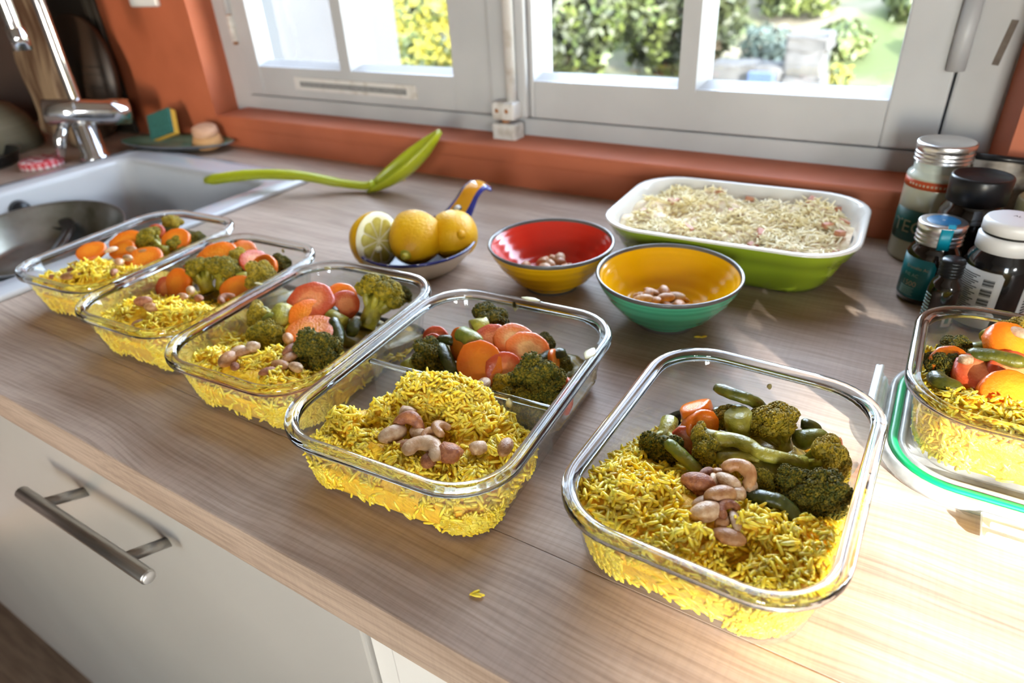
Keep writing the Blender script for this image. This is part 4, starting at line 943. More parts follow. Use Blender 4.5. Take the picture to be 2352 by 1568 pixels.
for i, (u, v) in enumerate(((1730, 560), (1745, 548), (1580, 532), (1655, 443), (1735, 440), (1940, 512), (1950, 545), (1930, 575), (1480, 490), (1550, 470), (1860, 475), (1900, 520), (1540, 465), (1680, 500), (1920, 480))):
    p = at(u, v, 0.040); q = Matrix.Rotation(-D(2.5), 3, 'Z') @ (p - gr.location)
    o = box_obj('ham_dice', (-0.005, -0.003, -0.0025), (0.005, 0.003, 0.0025), M['ham'], gr, 0.0008)
    o.location = (max(-0.098, min(0.098, q.x)), max(-0.07, min(0.07, q.y)), float(gh(q.x, q.y)) + 0.0022); o.rotation_euler = (rs.uniform(-.4, .4), rs.uniform(-.4, .4), rs.uniform(0, 3))

# ------------------------------------------------------------------ jars and bottles in the right corner
def ribs(r, z0, z1, k, amp):
    out = []
    for i in range(k * 4 + 1):
        s = i / (k * 4); out.append((r + amp * math.cos(2 * math.pi * k * s), z0 + (z1 - z0) * s))
    return out
jar = thing('tall_jar', 'tall jar of pale powder with an aluminium screw lid and green label', 'jar', (0.012, 0.5895, 0.0))
r = 0.0265
lathe('body', [(0, 0), (r - 0.003, 0), (r - 0.0005, 0.002), (r, 0.005), (r, 0.083), (r - 0.001, 0.0855), (r - 0.0035, 0.088), (0.0225, 0.0895), (0.0225, 0.099), (0, 0.099)], 48, [M['jar_cream'], M['jar_glass']], jar, [0, 0, 0, 0, 1, 1, 1, 1, 1])
lathe('lid', [(0.0232, 0.0965)] + ribs(0.0238, 0.0972, 0.108, 3, 0.0006) + [(0.0246, 0.1095), (0.0248, 0.1125), (0.0240, 0.114), (0.0225, 0.1142), (0.0215, 0.1136), (0, 0.1136)], 64, M['alu'], jar)
fa = math.atan2(-0.142 - 0.5895, -0.012)
curved_patch('red_band', r + 0.0001, fa - 1.5, fa + 1.5, 0.0735, 0.0815, M['red_label'], jar)
curved_patch('green_label', r + 0.0001, fa - 1.45, fa + 0.75, 0.022, 0.053, M['green_label'], jar, corner=0.006)
disc_patch('red_seal', r + 0.0004, fa + 0.55, 0.0605, 0.0068, M['red_label'], jar)
curved_text('lettering', 'TEC', 0.0175, r + 0.0006, fa - 0.55, 0.036, M['jar_cream'], jar)
for k in range(11): curved_patch('fine_print', r + 0.0004, fa - 0.9 + k * 0.13, fa - 0.83 + k * 0.13, 0.0765, 0.0785, M['beige_ink'], jar, 2)
dj = thing('dark_jar', 'dark amber jar with a wide black lid behind the small bottles', 'jar', (0.0435, 0.535, 0.0))
lathe('body', [(0, 0), (0.024, 0), (0.0262, 0.003), (0.0262, 0.062), (0.0245, 0.070), (0.021, 0.0755), (0.0205, 0.083), (0, 0.083)], 48, M['amber_black'], dj)
lathe('lid', [(0.022, 0.0790), (0.0230, 0.0795), (0.0236, 0.100), (0.0228, 0.1015), (0.0215, 0.1018), (0.0208, 0.1008), (0, 0.1006)], 48, M['dark'], dj)
tb = thing('pill_bottle', 'dark bottle with a teal label and an aluminium lid with turquoise seal', 'bottle', (0.0235, 0.4905, 0.0))
r = 0.0205
lathe('body', [(0, 0), (r - 0.003, 0), (r, 0.003), (r, 0.044), (r - 0.002, 0.049), (0.0165, 0.0525), (0.016, 0.057), (0, 0.057)], 48, M['amber_black'], tb)
lathe('lid', [(0.0165, 0.0545)] + ribs(0.0176, 0.0550, 0.066, 3, 0.0006) + [(0.0184, 0.0675), (0.0186, 0.0712), (0.0178, 0.0726), (0.0166, 0.0729), (0, 0.0727)], 56, M['alu'], tb)
lathe('sticker', [(0.0125, 0.07295), (0.0122, 0.0732), (0, 0.0732)], 40, M['blue_sticker'], tb)
fb = math.atan2(-0.142 - 0.4905, -0.0235)
curved_patch('seal_tape', 0.0191, fb + 0.02, fb + 0.50, 0.0535, 0.0716, M['teal_tape'], tb, 6)
box_obj('seal_tape', (0.004, -0.0186, 0.0729), (0.0095, -0.0095, 0.0733), M['teal_tape'], tb)
curved_patch('label', r + 0.0001, fb - 1.75, fb + 0.25, 0.0065, 0.043, M['teal_label'], tb, corner=0.005)
curved_text('lettering', '1500', 0.0068, r + 0.0005, fb - 0.62, 0.0195, M['beige_ink'], tb)
curved_text('lettering', 'INE AC', 0.0042, r + 0.0005, fb - 0.62, 0.0275, M['pale_ink'], tb)
curved_text('lettering', 'Bromélo Ac', 0.0040, r + 0.0005, fb - 0.45, 0.0345, M['beige_ink'], tb)
for k in range(5): curved_patch('fine_print', r + 0.0004, fb - 1.0, fb - 0.35 - 0.05 * (k % 2), 0.009 + 0.0016 * k, 0.0095 + 0.0016 * k, M['pale_ink'], tb, 4)
V, F = text_geo('X', 0.004); link_mesh('lettering', mesh_from('lettering', [(v.x, v.y, 0.0734) for v in V], F, False), M['paper'], tb)
wb = thing('capsule_bottle', 'black bottle with a white flip cap and a white barcode label', 'bottle', (0.069, 0.4640, 0.0))
r = 0.0255
lathe('body', [(0, 0), (r - 0.003, 0), (r, 0.003), (r, 0.054), (r - 0.002, 0.061), (0.0205, 0.066), (0.0195, 0.070), (0, 0.070)], 48, M['black_gloss'], wb)
lathe('cap', [(0.0195, 0.0665), (0.0218, 0.067), (0.0220, 0.0775), (0.0205, 0.0790), (0.0190, 0.0795), (0, 0.0795)], 48, M['white_cap'], wb)
lathe('flip_lid', [(0.0190, 0.0812), (0.0212, 0.0815), (0.0212, 0.0880), (0.0200, 0.0905), (0.0180, 0.0913), (0, 0.0913)], 48, M['white_cap'], wb)
lathe('cap_gap', [(0.0198, 0.0785), (0.0198, 0.082)], 40, M['dark'], wb)
V, F = text_geo('AL CINE', 0.0050); o = link_mesh('lettering', mesh_from('lettering', [(v.x, v.y, 0.0) for v in V], F, False), M['ink'], wb); o.location = (0.006, 0.001, 0.09145); o.rotation_euler = (0, 0, D(-22))
fw = math.atan2(-0.142 - 0.464, -0.069)
curved_patch('label', r + 0.0001, fw - 1.30, fw + 0.22, 0.006, 0.054, M['paper'], wb, corner=0.003)
curved_patch('label', r + 0.0001, fw + 0.85, fw + 2.2, 0.006, 0.054, M['paper'], wb, corner=0.003)
for g in range(3):
    for k in range(7):
        z = 0.0475 - g * 0.0082 - k * 0.0009 - (0.0185 if False else 0)
        curved_patch('barcode', r + 0.0004, fw - 0.28, fw + 0.02, z, z + 0.00032 + 0.0002 * (k % 3), M['ink'], wb, 3)
for k in range(24):
    z = 0.0490 - 0.0017 * k
    curved_patch('fine_print', r + 0.0004, fw - 1.18, fw - 0.40 - 0.09 * (k % 3), z, z + 0.0007, M['ink'], wb, 3)
for k in range(16): curved_patch('fine_print', r + 0.0004, fw + 1.0, fw + 1.25, 0.049 - 0.0026 * k, 0.0502 - 0.0026 * k, M['ink'], wb, 2)
db = thing('dropper_bottle', 'small dark dropper bottle in front of the teal labelled bottle', 'bottle', (0.0360, 0.4360, 0.0))
lathe('body', [(0, 0), (0.0105, 0), (0.0120, 0.002), (0.0120, 0.037), (0.0105, 0.043), (0.0075, 0.0465), (0.007, 0.050), (0, 0.050)], 36, M['amber_black'], db)
lathe('cap', [(0.0078, 0.0485)] + ribs(0.0084, 0.049, 0.060, 4, 0.0003) + [(0.0076, 0.0622), (0, 0.0625)], 36, M['dark'], db)
curved_patch('label', 0.01215, -1.25, -0.60, 0.008, 0.026, M['paper'], db, 6)
curved_patch('lettering', 0.0124, -1.10, -0.85, 0.011, 0.021, M['teal_label'], db, 3)
for k in range(9): curved_patch('fine_print', 0.0123, -2.9, -2.3, 0.010 + 0.0028 * k, 0.0109 + 0.0028 * k, M['pale_ink'], db, 3)
pk = thing('food_packet', 'crumpled beige packet closed with a black clip behind the dark jar', 'packet', (0.060, 0.598, 0.0))
bm = bmesh.new(); box(bm, (-0.026, -0.013, 0.0), (0.026, 0.013, 0.100), 0.004)
bmesh.ops.subdivide_edges(bm, edges=bm.edges[:], cuts=4, use_grid_fill=True)
for v in bm.verts:
    s = v.co.z / 0.1; v.co.y *= (1 - 0.82 * max(0, s - 0.35) / 0.65); v.co.x *= 0.75 + 0.25 * s
    v.co += Vector((rs.uniform(-1, 1), rs.uniform(-1, 1) * 0.8, 0)) * 0.0013
bm_obj('bag', bm, M['packet'], pk, True); tube('clip', [(-0.029, -0.001, 0.101), (0.029, -0.001, 0.099)], 0.0032, M['dark'], pk, 10)
oj = thing('olive_jar', 'jar with an olive coloured lid at the right edge behind the white capped bottle', 'jar', (0.1010, 0.5600, 0.0))
lathe('body', [(0, 0), (0.022, 0), (0.025, 0.003), (0.025, 0.060), (0.022, 0.066), (0, 0.066)], 40, M['amber_black'], oj)
lathe('lid', [(0.0255, 0.062), (0.0262, 0.063), (0.0262, 0.0785), (0.025, 0.080), (0.0235, 0.0795), (0, 0.0792)], 40, M['olive_lid'], oj)
# ------------------------------------------------------------------ glass containers
H = 0.0503; RC = 0.040
def container(label, c, rz, L, W, z=0.0):
    t = thing('glass_container', label, 'container', (c[0], c[1], z), rz, 'glass meal containers')
    def rg(ins, zz): return [(x, y, zz) for x, y in rrect(L - 2 * ins, W - 2 * ins, max(0.012, RC - ins), 10)]
    prof = [(0.0215, 0.0008), (0.0180, 0.0), (0.0150, 0.0010), (0.0130, 0.0040), (0.0118, 0.0090), (0.0075, 0.0300), (0.0048, 0.0425), (0.0040, 0.0440),
            (0.0066, 0.0440), (0.0074, 0.0425), (0.0102, 0.0300), (0.0144, 0.0095), (0.0164, 0.0055), (0.0210, 0.0030)]
    V, F = loft([rg(*p) for p in prof], cap0=True, cap1=True)
    me = mesh_from('vessel', V, F); fix_normals(me); link_mesh('vessel', me, M['glass_wall'], t)
    rim = [(0.0004, 0.0440), (0.0000, 0.0452), (0.0000, 0.0480), (0.0006, 0.0494), (0.0022, 0.0502), (0.0042, H), (0.0060, 0.0500), (0.0078, 0.0488), (0.0085, 0.0472), (0.0086, 0.0448), (0.0080, 0.0432), (0.0062, 0.0426), (0.0040, 0.0428), (0.0020, 0.0434)]
    V, F = loft([rg(*p) for p in rim], close=True)
    me = mesh_from('rim', V, F); fix_normals(me); link_mesh('rim', me, M['glass_rim'], t)
    t['dims'] = (L, W)
    return t
CS = {
 1: ('glass container of rice and vegetables nearest the sink, first of the row', (-0.6700, 0.1775), 0.0834, 0.188, 0.139, 0.0),
 2: ('glass container of rice and broccoli, second from the sink', (-0.5310, 0.1612), 0.0700, 0.190, 0.139, 0.0),
 3: ('glass container of rice and vegetables, third from the sink, beside the divided one', (-0.3880, 0.1524), 0.0760, 0.190, 0.147, 0.0),
 4: ('large glass container with a glass divider between rice and vegetables', (-0.2342, 0.1467), 0.0741, 0.213, 0.161, 0.0),
 5: ('glass container of rice, nuts and broccoli standing at the front in the sunlight', (-0.0551, 0.1517), -0.0130, 0.188, 0.1416, 0.0),
 6: ('glass container of rice and carrots standing on the upturned green sealed lid', (0.0895, 0.2907), 0.0015, 0.1446, 0.1427, 0.0105)}
CT = {k: container(*v) for k, v in CS.items()}
def to_local(k, p):
    c = CS[k]; q = Matrix.Rotation(-c[2], 3, 'Z') @ (Vector(p) - Vector((c[1][0], c[1][1], c[5]))); return q
def to_world(k, q):
    c = CS[k]; return Matrix.Rotation(c[2], 3, 'Z') @ Vector(q) + Vector((c[1][0], c[1][1], c[5]))
CROP = {'7': (1280, 780, 2.178), '6': (640, 640, 2.529), '5': (380, 560, 3.409), '4': (0, 420, 3.015), '9': (2000, 680, 2.801), 'a': (1500, 850, 3.92), 'b': (880, 680, 3.92)}
def px(c, x, y):
    a = CROP[c]; return a[0] + x / a[2], a[1] + y / a[2]
def P(c, x, y, z): return at(*px(c, x, y), z)
CURR = 5
def keep_in(k, p, margin=0.006):
    """stay inside the vessel"""
    L, W = CS[k][3], CS[k][4]; q = to_local(k, p)
    a, b = W / 2 - 0.0135 - margin, L / 2 - 0.0135 - margin
    q.x = max(-a, min(a, q.x)); q.y = max(-b, min(b, q.y))
    return to_world(k, q)
# divider of the large container
d0, d1_ = to_local(4, P('6', 490, 455, 0.042)), to_local(4, P('6', 1525, 740, 0.042))
YD = 0.5 * (d0.y + d1_.y)
hw = CS[4][4] / 2
o = bpy.data.objects.new('divider', None); bpy.data.objects.remove(o)
bm = bmesh.new(); box(bm, (-hw + 0.0100, YD - 0.0014, 0.004), (hw - 0.0100, YD + 0.0014, 0.0400), 0.0006, 1); bm_obj('divider', bm, M['glass_wall'], CT[4])
bm = bmesh.new(); box(bm, (-hw + 0.0085, YD - 0.0020, 0.0398), (hw - 0.0085, YD + 0.0020, 0.0428), 0.0011, 3); bm_obj('divider_edge', bm, M['glass_rim'], CT[4], True)

def smear(k, c, x, y, z, s, m='smear'):
    q = to_local(k, P(c, x, y, z)); bm = bmesh.new(); bmesh.ops.create_icosphere(bm, subdivisions=2, radius=1.0)
    for v in bm.verts: v.co *= 1 + 0.15 * math.sin(v.co.x * 5 + x) * math.cos(v.co.y * 4)
    o = bm_obj('sauce_smear', bm, M[m], CT[k], True); o.location = q; o.scale = s
M['smear'] = mat('pale_sauce', (0.50, 0.44, 0.20, 1), (0.58, 0.54, 0.34, 1), rough=0.35, scale=200)
smear(4, '6', 1808, 433, 0.0503, (0.0040, 0.0075, 0.0008)); smear(4, '6', 1462, 118, 0.0503, (0.0085, 0.0030, 0.0007)); smear(4, '6', 1340, 722, 0.0390, (0.0024, 0.0019, 0.0036))
smear(4, '6', 1372, 160, 0.0440, (0.0022, 0.0008, 0.0042)); smear(3, '5', 1270, 190, 0.0470, (0.0040, 0.0012, 0.0018)); smear(2, '4', 1960, 470, 0.0400, (0.0020, 0.0008, 0.0022))
smear(5, '7', 1062, 234, 0.0380, (0.0016, 0.0006, 0.0022)); smear(3, '5', 730, 310, 0.0503, (0.0050, 0.0016, 0.0006))
# frosted snap lid lying upside down under the right container
lid = thing('container_lid', 'upturned frosted plastic lid with a green seal under the right glass container', 'lid', (0.0895, 0.2907, 0.0), 0.0015)
LL, LW = 0.1500, 0.1490
def lr(ins, z): return [(x, y, z) for x, y in rrect(LL - 2 * ins, LW - 2 * ins, max(0.01, 0.044 - ins), 10)]
V, F = loft([lr(0.0, 0.0008), lr(-0.0005, 0.004), lr(0.0005, 0.0085), lr(0.003, 0.0092), lr(0.0042, 0.0085), lr(0.0045, 0.0070), lr(0.0105, 0.0070), lr(0.0108, 0.0100), lr(0.0130, 0.0103), lr(0.0142, 0.0095), lr(0.0150, 0.0045), lr(0.02, 0.0040)], cap0=True, cap1=True)
me = mesh_from('plate', V, F); fix_normals(me); link_mesh('plate', me, M['frost'], lid)
V, F = loft([lr(0.0047, 0.0072), lr(0.0048, 0.0092), lr(0.0060, 0.0102), lr(0.0085, 0.0102), lr(0.0100, 0.0092), lr(0.0102, 0.0072)], close=True)
me = mesh_from('seal', V, F); fix_normals(me); link_mesh('seal', me, M['gasket'], lid)
def clip(cx, cy_, ang, up):
    bm = bmesh.new(); box(bm, (-0.030, 0.0, -0.001), (0.030, 0.021, 0.0015), 0.0006, 1); box(bm, (-0.026, 0.0085, 0.001), (0.026, 0.0125, 0.0035), 0.0005, 1); box(bm, (-0.028, 0.0185, 0.0), (0.028, 0.021, 0.0045), 0.0006, 1)
    o = bm_obj('clip', bm, M['frost'], lid); o.matrix_local = Matrix.Translation((cx, cy_, 0.004)) @ Matrix.Rotation(ang, 4, 'Z') @ Matrix.Rotation(up, 4, 'X')
clip(-LW / 2 - 0.0005, 0.0, D(90), D(58)); clip(0.012, -LL / 2 - 0.0005, D(180), D(-2)); clip(LW / 2 + 0.0005, 0, D(-90), D(40)); clip(0, LL / 2 + 0.0005, 0, D(40))

# ------------------------------------------------------------------ rice and sauce (uncountable)
def lumpy(x, y, s):
    return (1.3 * np.sin(x * 230 + s) * np.cos(y * 210 + 2 * s) + 1.0 * np.sin(x * 390 - y * 310 + s) * np.cos(x * 150 + y * 260) + 0.5 * np.cos(x * 160 + y * 510)) / 1.9
def heap_h(bumps, base, seed, rough):
    def h(x, y):
        z = base(x, y)
        for bx, by, bz, br in bumps:
            d2 = ((x - bx) ** 2 + (y - by) ** 2) / br ** 2
            z = np.maximum(z, bz * np.clip(1 - d2 * 0.75, 0, 1) ** 0.5)
        return np.clip(z + rough * lumpy(x, y, seed), 0.0, 0.058)
    return h
def heap(name, label, cat, k, h, dom, mbed, seed, grains=0, side=0, mg=None, glen=0.0040, gw=0.00112, zmin=0.006):
    """dom = (L, W, cy, r) of the filled area in the container's own frame at rim inset"""
    L, W, cy_, r = dom
    rs = np.random.RandomState(seed)
    t = thing(name, label, cat, (CS[k][1][0], CS[k][1][1], CS[k][5]), CS[k][2]); t['kind'] = 'stuff'
    edge = np.array(rrect(L - 2 * 0.0092, W - 2 * 0.0092, max(0.008, r - 0.0092), 12)); ne = len(edge)
    rings = []
    for s in np.concatenate([[0.001], np.linspace(0.06, 1.0, 26)]):
        e = edge * s; x, y = e[:, 0], e[:, 1] + cy_
        rings.append(np.stack([x, y, np.maximum(h(x, y), 0.0050) - 0.0011], 1))
    ztop = rings[-1][:, 2].copy()
    def wall_at(z): return np.interp(z, [0.003, 0.0055, 0.0095, 0.030, 0.0425], [0.0205, 0.0164, 0.0144, 0.0102, 0.0076]) - 0.0004
    def shell(z): k_ = (1 - (wall_at(z) - 0.0092) / (W / 2))[:, None]; return edge * k_
    for f in (1.0, 0.75, 0.5, 0.25, 0.1, 0.0):
        z = 0.0034 + f * (ztop - 0.0034); e = shell(z); ring = np.stack([e[:, 0], e[:, 1] + cy_, z], 1)
        if f == 1.0: rings[-1] = ring
        else: rings.append(ring)
    V, F = loft([[tuple(p) for p in r_] for r_ in rings], cap0=True, cap1=True)
    me = mesh_from('packed_bed', V, F); fix_normals(me); link_mesh('packed_bed', me, mbed, t)['kind'] = 'stuff'
    if not grains: return t
    n = grains * 3
    x = rs.uniform(-1, 1, n) * (W / 2 - 0.0108); y = rs.uniform(-1, 1, n) * (L / 2 - 0.0108)
    rr = r - 0.0108; qx = np.abs(x) - (W / 2 - 0.0108 - rr); qy = np.abs(y) - (L / 2 - 0.0108 - rr)
    inside = np.hypot(np.maximum(qx, 0), np.maximum(qy, 0)) < rr
    x, y = x[inside], y[inside] + cy_; z = h(x, y); ok = z > zmin; x, y, z = x[ok][:grains], y[ok][:grains], z[ok][:grains]; n = len(x)
    e = 0.0012; nx = -(h(x + e, y) - h(x - e, y)) / (2 * e); ny = -(h(x, y + e) - h(x, y - e)) / (2 * e)
    nn = np.stack([nx, ny, np.ones(n)], 1); nn /= np.linalg.norm(nn, axis=1)[:, None]
    pos = np.stack([x, y, z], 1) + nn * rs.uniform(-0.0013, 0.0018, n)[:, None]
    a = 2.2 * np.sin(x * 90 + seed) + 2.0 * np.cos(y * 80 + seed) + rs.normal(0, 1.5, n)
    t_ = np.stack([np.cos(a), np.sin(a), np.zeros(n)], 1); t_ -= nn * (t_ * nn).sum(1)[:, None]
    lift = np.where(rs.rand(n) < 0.20, rs.uniform(0.4, 1.3, n), rs.normal(0, 0.3, n)); t_ += nn * lift[:, None]
    if side:
        m = side * 2; th = rs.uniform(0, 1, m) * ne; i = th.astype(int) % ne; f = (th - th.astype(int))[:, None]
        a_ = edge[i] * (1 - f) + edge[(i + 1) % ne] * f; hz = h(a_[:, 0] * 0.985, a_[:, 1] * 0.985 + cy_); ok = hz > zmin + 0.003
        a_, hz = a_[ok][:side], hz[ok][:side]; m = len(a_)
        z_ = 0.0055 + rs.rand(m) ** 1.15 * (hz - 0.0055); kf = (1 - (wall_at(z_) - 0.0092) / (W / 2))[:, None]; e2 = a_ * kf
        out = np.stack([a_[:, 0] / (W * W), a_[:, 1] / (L * L), np.zeros(m)], 1); out = np.sign(out) * np.abs(out) ** 2; out /= np.linalg.norm(out, axis=1)[:, None] + 1e-9
        p2 = np.stack([e2[:, 0], e2[:, 1] + cy_, z_], 1) - out * rs.uniform(-0.0006, 0.0006, m)[:, None]
        tt = rs.normal(size=(m, 3)); tt -= out * (tt * out).sum(1)[:, None]
        pos = np.concatenate([pos, p2]); nn = np.concatenate([nn, out]); t_ = np.concatenate([t_, tt])
    n = len(pos)
    BV, BF = rod_base(3, 6, 0.0)
    S = np.stack([rs.uniform(0.8, 1.2, n) * glen, rs.uniform(0.88, 1.12, n) * gw, rs.uniform(0.85, 1.05, n) * gw], 1)
    V, F = scatter(BV, BF, pos, frames_from(t_, nn), S)
    o = link_mesh('rice_grains', mesh_np('rice_grains', V, F), mg or M['rice'], t); o['kind'] = 'stuff'
    return t
def bumps(k, lst):
    out = []
    for c, x, y, z, r in lst:
        q = to_local(k, P(c, x, y, z + CS[k][5])); out.append((q.x, q.y, z, r))
    return out
def slope(z0, y0, z1, y1): return lambda x, y: np.interp(y, [y0, y1], [z0, z1]) + 0 * x
def full(k): return (CS[k][3], CS[k][4], 0.0, RC)
RG = {}
h5 = heap_h(bumps(5, [('7', 330, 720, 0.046, 0.034), ('7', 560, 740, 0.045, 0.022), ('7', 620, 940, 0.046, 0.026), ('7', 980, 880, 0.045, 0.020), ('7', 1130, 960, 0.042, 0.030), ('7', 1300, 960, 0.040, 0.024), ('7', 1150, 1130, 0.040, 0.030), ('7', 330, 600, 0.040, 0.016)]), slope(0.031, -0.02, 0.003, 0.050), 1.0, 0.0030)
heap('saffron_rice', 'yellow rice heaped in the sunlit front container', 'rice', 5, h5, full(5), M['rice_bed'], 51, 3300, 1500)
LF = YD - 0.0022 + CS[4][3] / 2; cyF = (YD - 0.0022 - CS[4][3] / 2) / 2
b4 = bumps(4, [('6', 850, 590, 0.054, 0.030), ('6', 1020, 620, 0.054, 0.032), ('6', 1120, 740, 0.046, 0.028), ('6', 620, 720, 0.044, 0.020), ('6', 360, 770, 0.045, 0.015), ('6', 320, 900, 0.036, 0.016), ('6', 500, 920, 0.038, 0.020), ('6', 700, 1010, 0.040, 0.020), ('6', 1050, 1060, 0.037, 0.030), ('6', 1250, 950, 0.036, 0.020)])
h4 = heap_h(b4, lambda x, y: 0.021 * np.clip(1.2 - np.hypot((x + hw) / 0.050, (y - YD) / 0.045) ** -2 * 0.5, 0, 1), 2.0, 0.0030)
heap('saffron_rice', 'yellow rice heaped in the front half of the divided container', 'rice', 4, h4, (LF + 0.010, CS[4][4], cyF + 0.005, 0.034), M['rice_bed'], 41, 3300, 1300)
h3 = heap_h(bumps(3, [('5', 350, 850, 0.043, 0.020), ('5', 800, 860, 0.043, 0.022), ('5', 650, 920, 0.040, 0.020), ('5', 880, 1010, 0.040, 0.024), ('5', 420, 980, 0.034, 0.020)]), slope(0.029, -0.03, 0.003, 0.045), 3.0, 0.0030)
heap('saffron_rice', 'yellow rice in the third container from the sink', 'rice', 3, h3, full(3), M['rice_bed'], 31, 2400, 1300)
h2 = heap_h(bumps(2, [('4', 900, 840, 0.047, 0.024), ('4', 1150, 830, 0.050, 0.024), ('4', 1330, 880, 0.045, 0.024), ('4', 1050, 960, 0.042, 0.026)]), slope(0.030, -0.03, 0.003, 0.045), 4.0, 0.0030)
heap('saffron_rice', 'yellow rice in the second container from the sink', 'rice', 2, h2, full(2), M['rice_bed'], 21, 2200, 1000)
h1 = heap_h(bumps(1, [('4', 620, 560, 0.047, 0.026), ('4', 730, 610, 0.044, 0.026), ('4', 430, 640, 0.036, 0.016), ('4', 890, 590, 0.042, 0.018)]), slope(0.030, -0.03, 0.003, 0.045), 5.0, 0.0030)
heap('saffron_rice', 'yellow rice in the container nearest the sink', 'rice', 1, h1, full(1), M['rice_bed'], 11, 1900, 800)
h6 = heap_h(bumps(6, [('9', 620, 660, 0.041, 0.03), ('9', 900, 740, 0.040, 0.03), ('9', 450, 640, 0.037, 0.02)]), slope(0.036, -0.03, 0.022, 0.05), 6.0, 0.0024)
heap('saffron_rice', 'yellow rice in the container standing on the green sealed lid', 'rice', 6, h6, full(6), M['rice_bed'], 61, 2200, 1500)
# curry sauce and scraps under the vegetables
def back_dom(k, y0, y1): return (y1 - y0, CS[k][4], (y0 + y1) / 2, 0.034)
for k, y0, z, lab in ((5, -0.005, 0.020, 'the sunlit front container'), (3, -0.015, 0.021, 'the third container from the sink'), (2, -0.015, 0.022, 'the second container from the sink'), (1, -0.01, 0.020, 'the container nearest the sink')):
    yb = CS[k][3] / 2
    hc = heap_h([(0.004, (y0 + yb) / 2 - 0.012, z + 0.006, 0.040)], (lambda x, y, z=z, y0=y0, yb=yb: z * np.clip((yb - 0.018 - y) / 0.03, 0.1, 1) * np.clip((CS[5][4] / 2 + x - 0.012) / 0.03, 0.2, 1)), k * 1.7, 0.0030)
    heap('curry_sauce', 'olive curry sauce under the vegetables in ' + lab, 'sauce', k, hc, back_dom(k, y0, yb), M['curry'], k)
hc = heap_h([(0.006, YD + 0.036, 0.024, 0.045)], lambda x, y: 0.013 + 0 * x, 8.0, 0.0030)
heap('curry_sauce', 'olive curry sauce behind the glass divider of the divided container', 'sauce', 4, hc, (CS[4][3] / 2 - YD + 0.006, CS[4][4], (CS[4][3] / 2 + YD) / 2 - 0.003, 0.034), M['curry'], 48)

# ------------------------------------------------------------------ vegetables
TOW, RGT, UP = Vector((0.55, -0.83, 0)), Vector((0.85, 0.53, 0)), Vector((0, 0, 1))
def ori(r, t, u): return (RGT * r + TOW * t + UP * u).normalized()
def place_z(o, n, spin=0.0):
    q = Vector(n).to_track_quat('Z', 'Y'); o.rotation_mode = 'QUATERNION'; o.rotation_quaternion = q @ Euler((0, 0, spin)).to_quaternion()
def carrot_mesh(v):
    rs = random.Random(v); n = 24; k = rs.choice([7, 8, 9, 10]); ph = rs.random() * 6
    outl = []
    for i in range(n):
        a = 2 * math.pi * i / n
        fac = math.cos(math.pi / k) / math.cos(((a + ph) % (2 * math.pi / k)) - math.pi / k)
        rr = 0.55 * fac + 0.45 + rs.uniform(-0.02, 0.02)
        outl.append((rr * math.cos(a), rr * math.sin(a)))
    def ring(s, z): return [(x * s, y * s, z + 0.05 * math.sin(3 * x + v)) for x, y in outl]
    V, F = loft([ring(0.45, -0.5), ring(0.88, -0.5), ring(0.98, -0.38), ring(1.0, 0.0), ring(0.98, 0.38), ring(0.88, 0.5), ring(0.62, 0.47), ring(0.40, 0.50)], cap0=True, cap1=True)
    me = mesh_from('carrot_slice', V, F); fix_normals(me); return me
CARM = {}
def carrot(k, desc, m, c, x, y, z, rad, thick, n, spin=0.0, oval=1.0, v=0, marg=None):
    key = (m, v % 5)
    if key not in CARM: me = carrot_mesh(v % 5 + 1); me.materials.append(M[m]); CARM[key] = me
    o = bpy.data.objects.new('carrot_slice', CARM[key]); C.objects.link(o)
    o.location = keep_in(k, P(c, x, y, z), rad * 0.5 if marg is None else marg); o.scale = (rad * oval, rad, thick); place_z(o, ori(*n), spin)
    return tag(o, desc, 'carrot', 'carrot slices')
def bean(k, desc, m, pts, rad):
    w = [keep_in(k, P(*p), 0.003) for p in pts]; c0 = sum(w, Vector()) / len(w)
    sp = smooth_path([p - c0 for p in w], 5) if len(w) > 2 else [w[0] - c0 + (w[1] - w[0]) * i / 7 + Vector((0, 0, 0.0015 * math.sin(math.pi * i / 7))) for i in range(8)]
    n = len(sp); rr = [0.85 * rad * (0.62 + 0.38 * min(1, 8 * min(i + 0.1, n - 0.9 - i) / n)) * (1 + 0.035 * math.sin(i * 1.7)) for i in range(n)]
    o = tube('green_bean', sp, rr, M[m], None, 12, 0.82); o.location = c0
    return tag(o, desc, 'bean', 'green beans')
def ico(sub):
    bm = bmesh.new(); bmesh.ops.create_icosphere(bm, subdivisions=sub, radius=1.0)
    V = np.array([v.co[:] for v in bm.verts]); F = np.array([[v.index for v in f.verts] for f in bm.faces]); bm.free(); return V, F
I1, I2 = ico(1), ico(2)
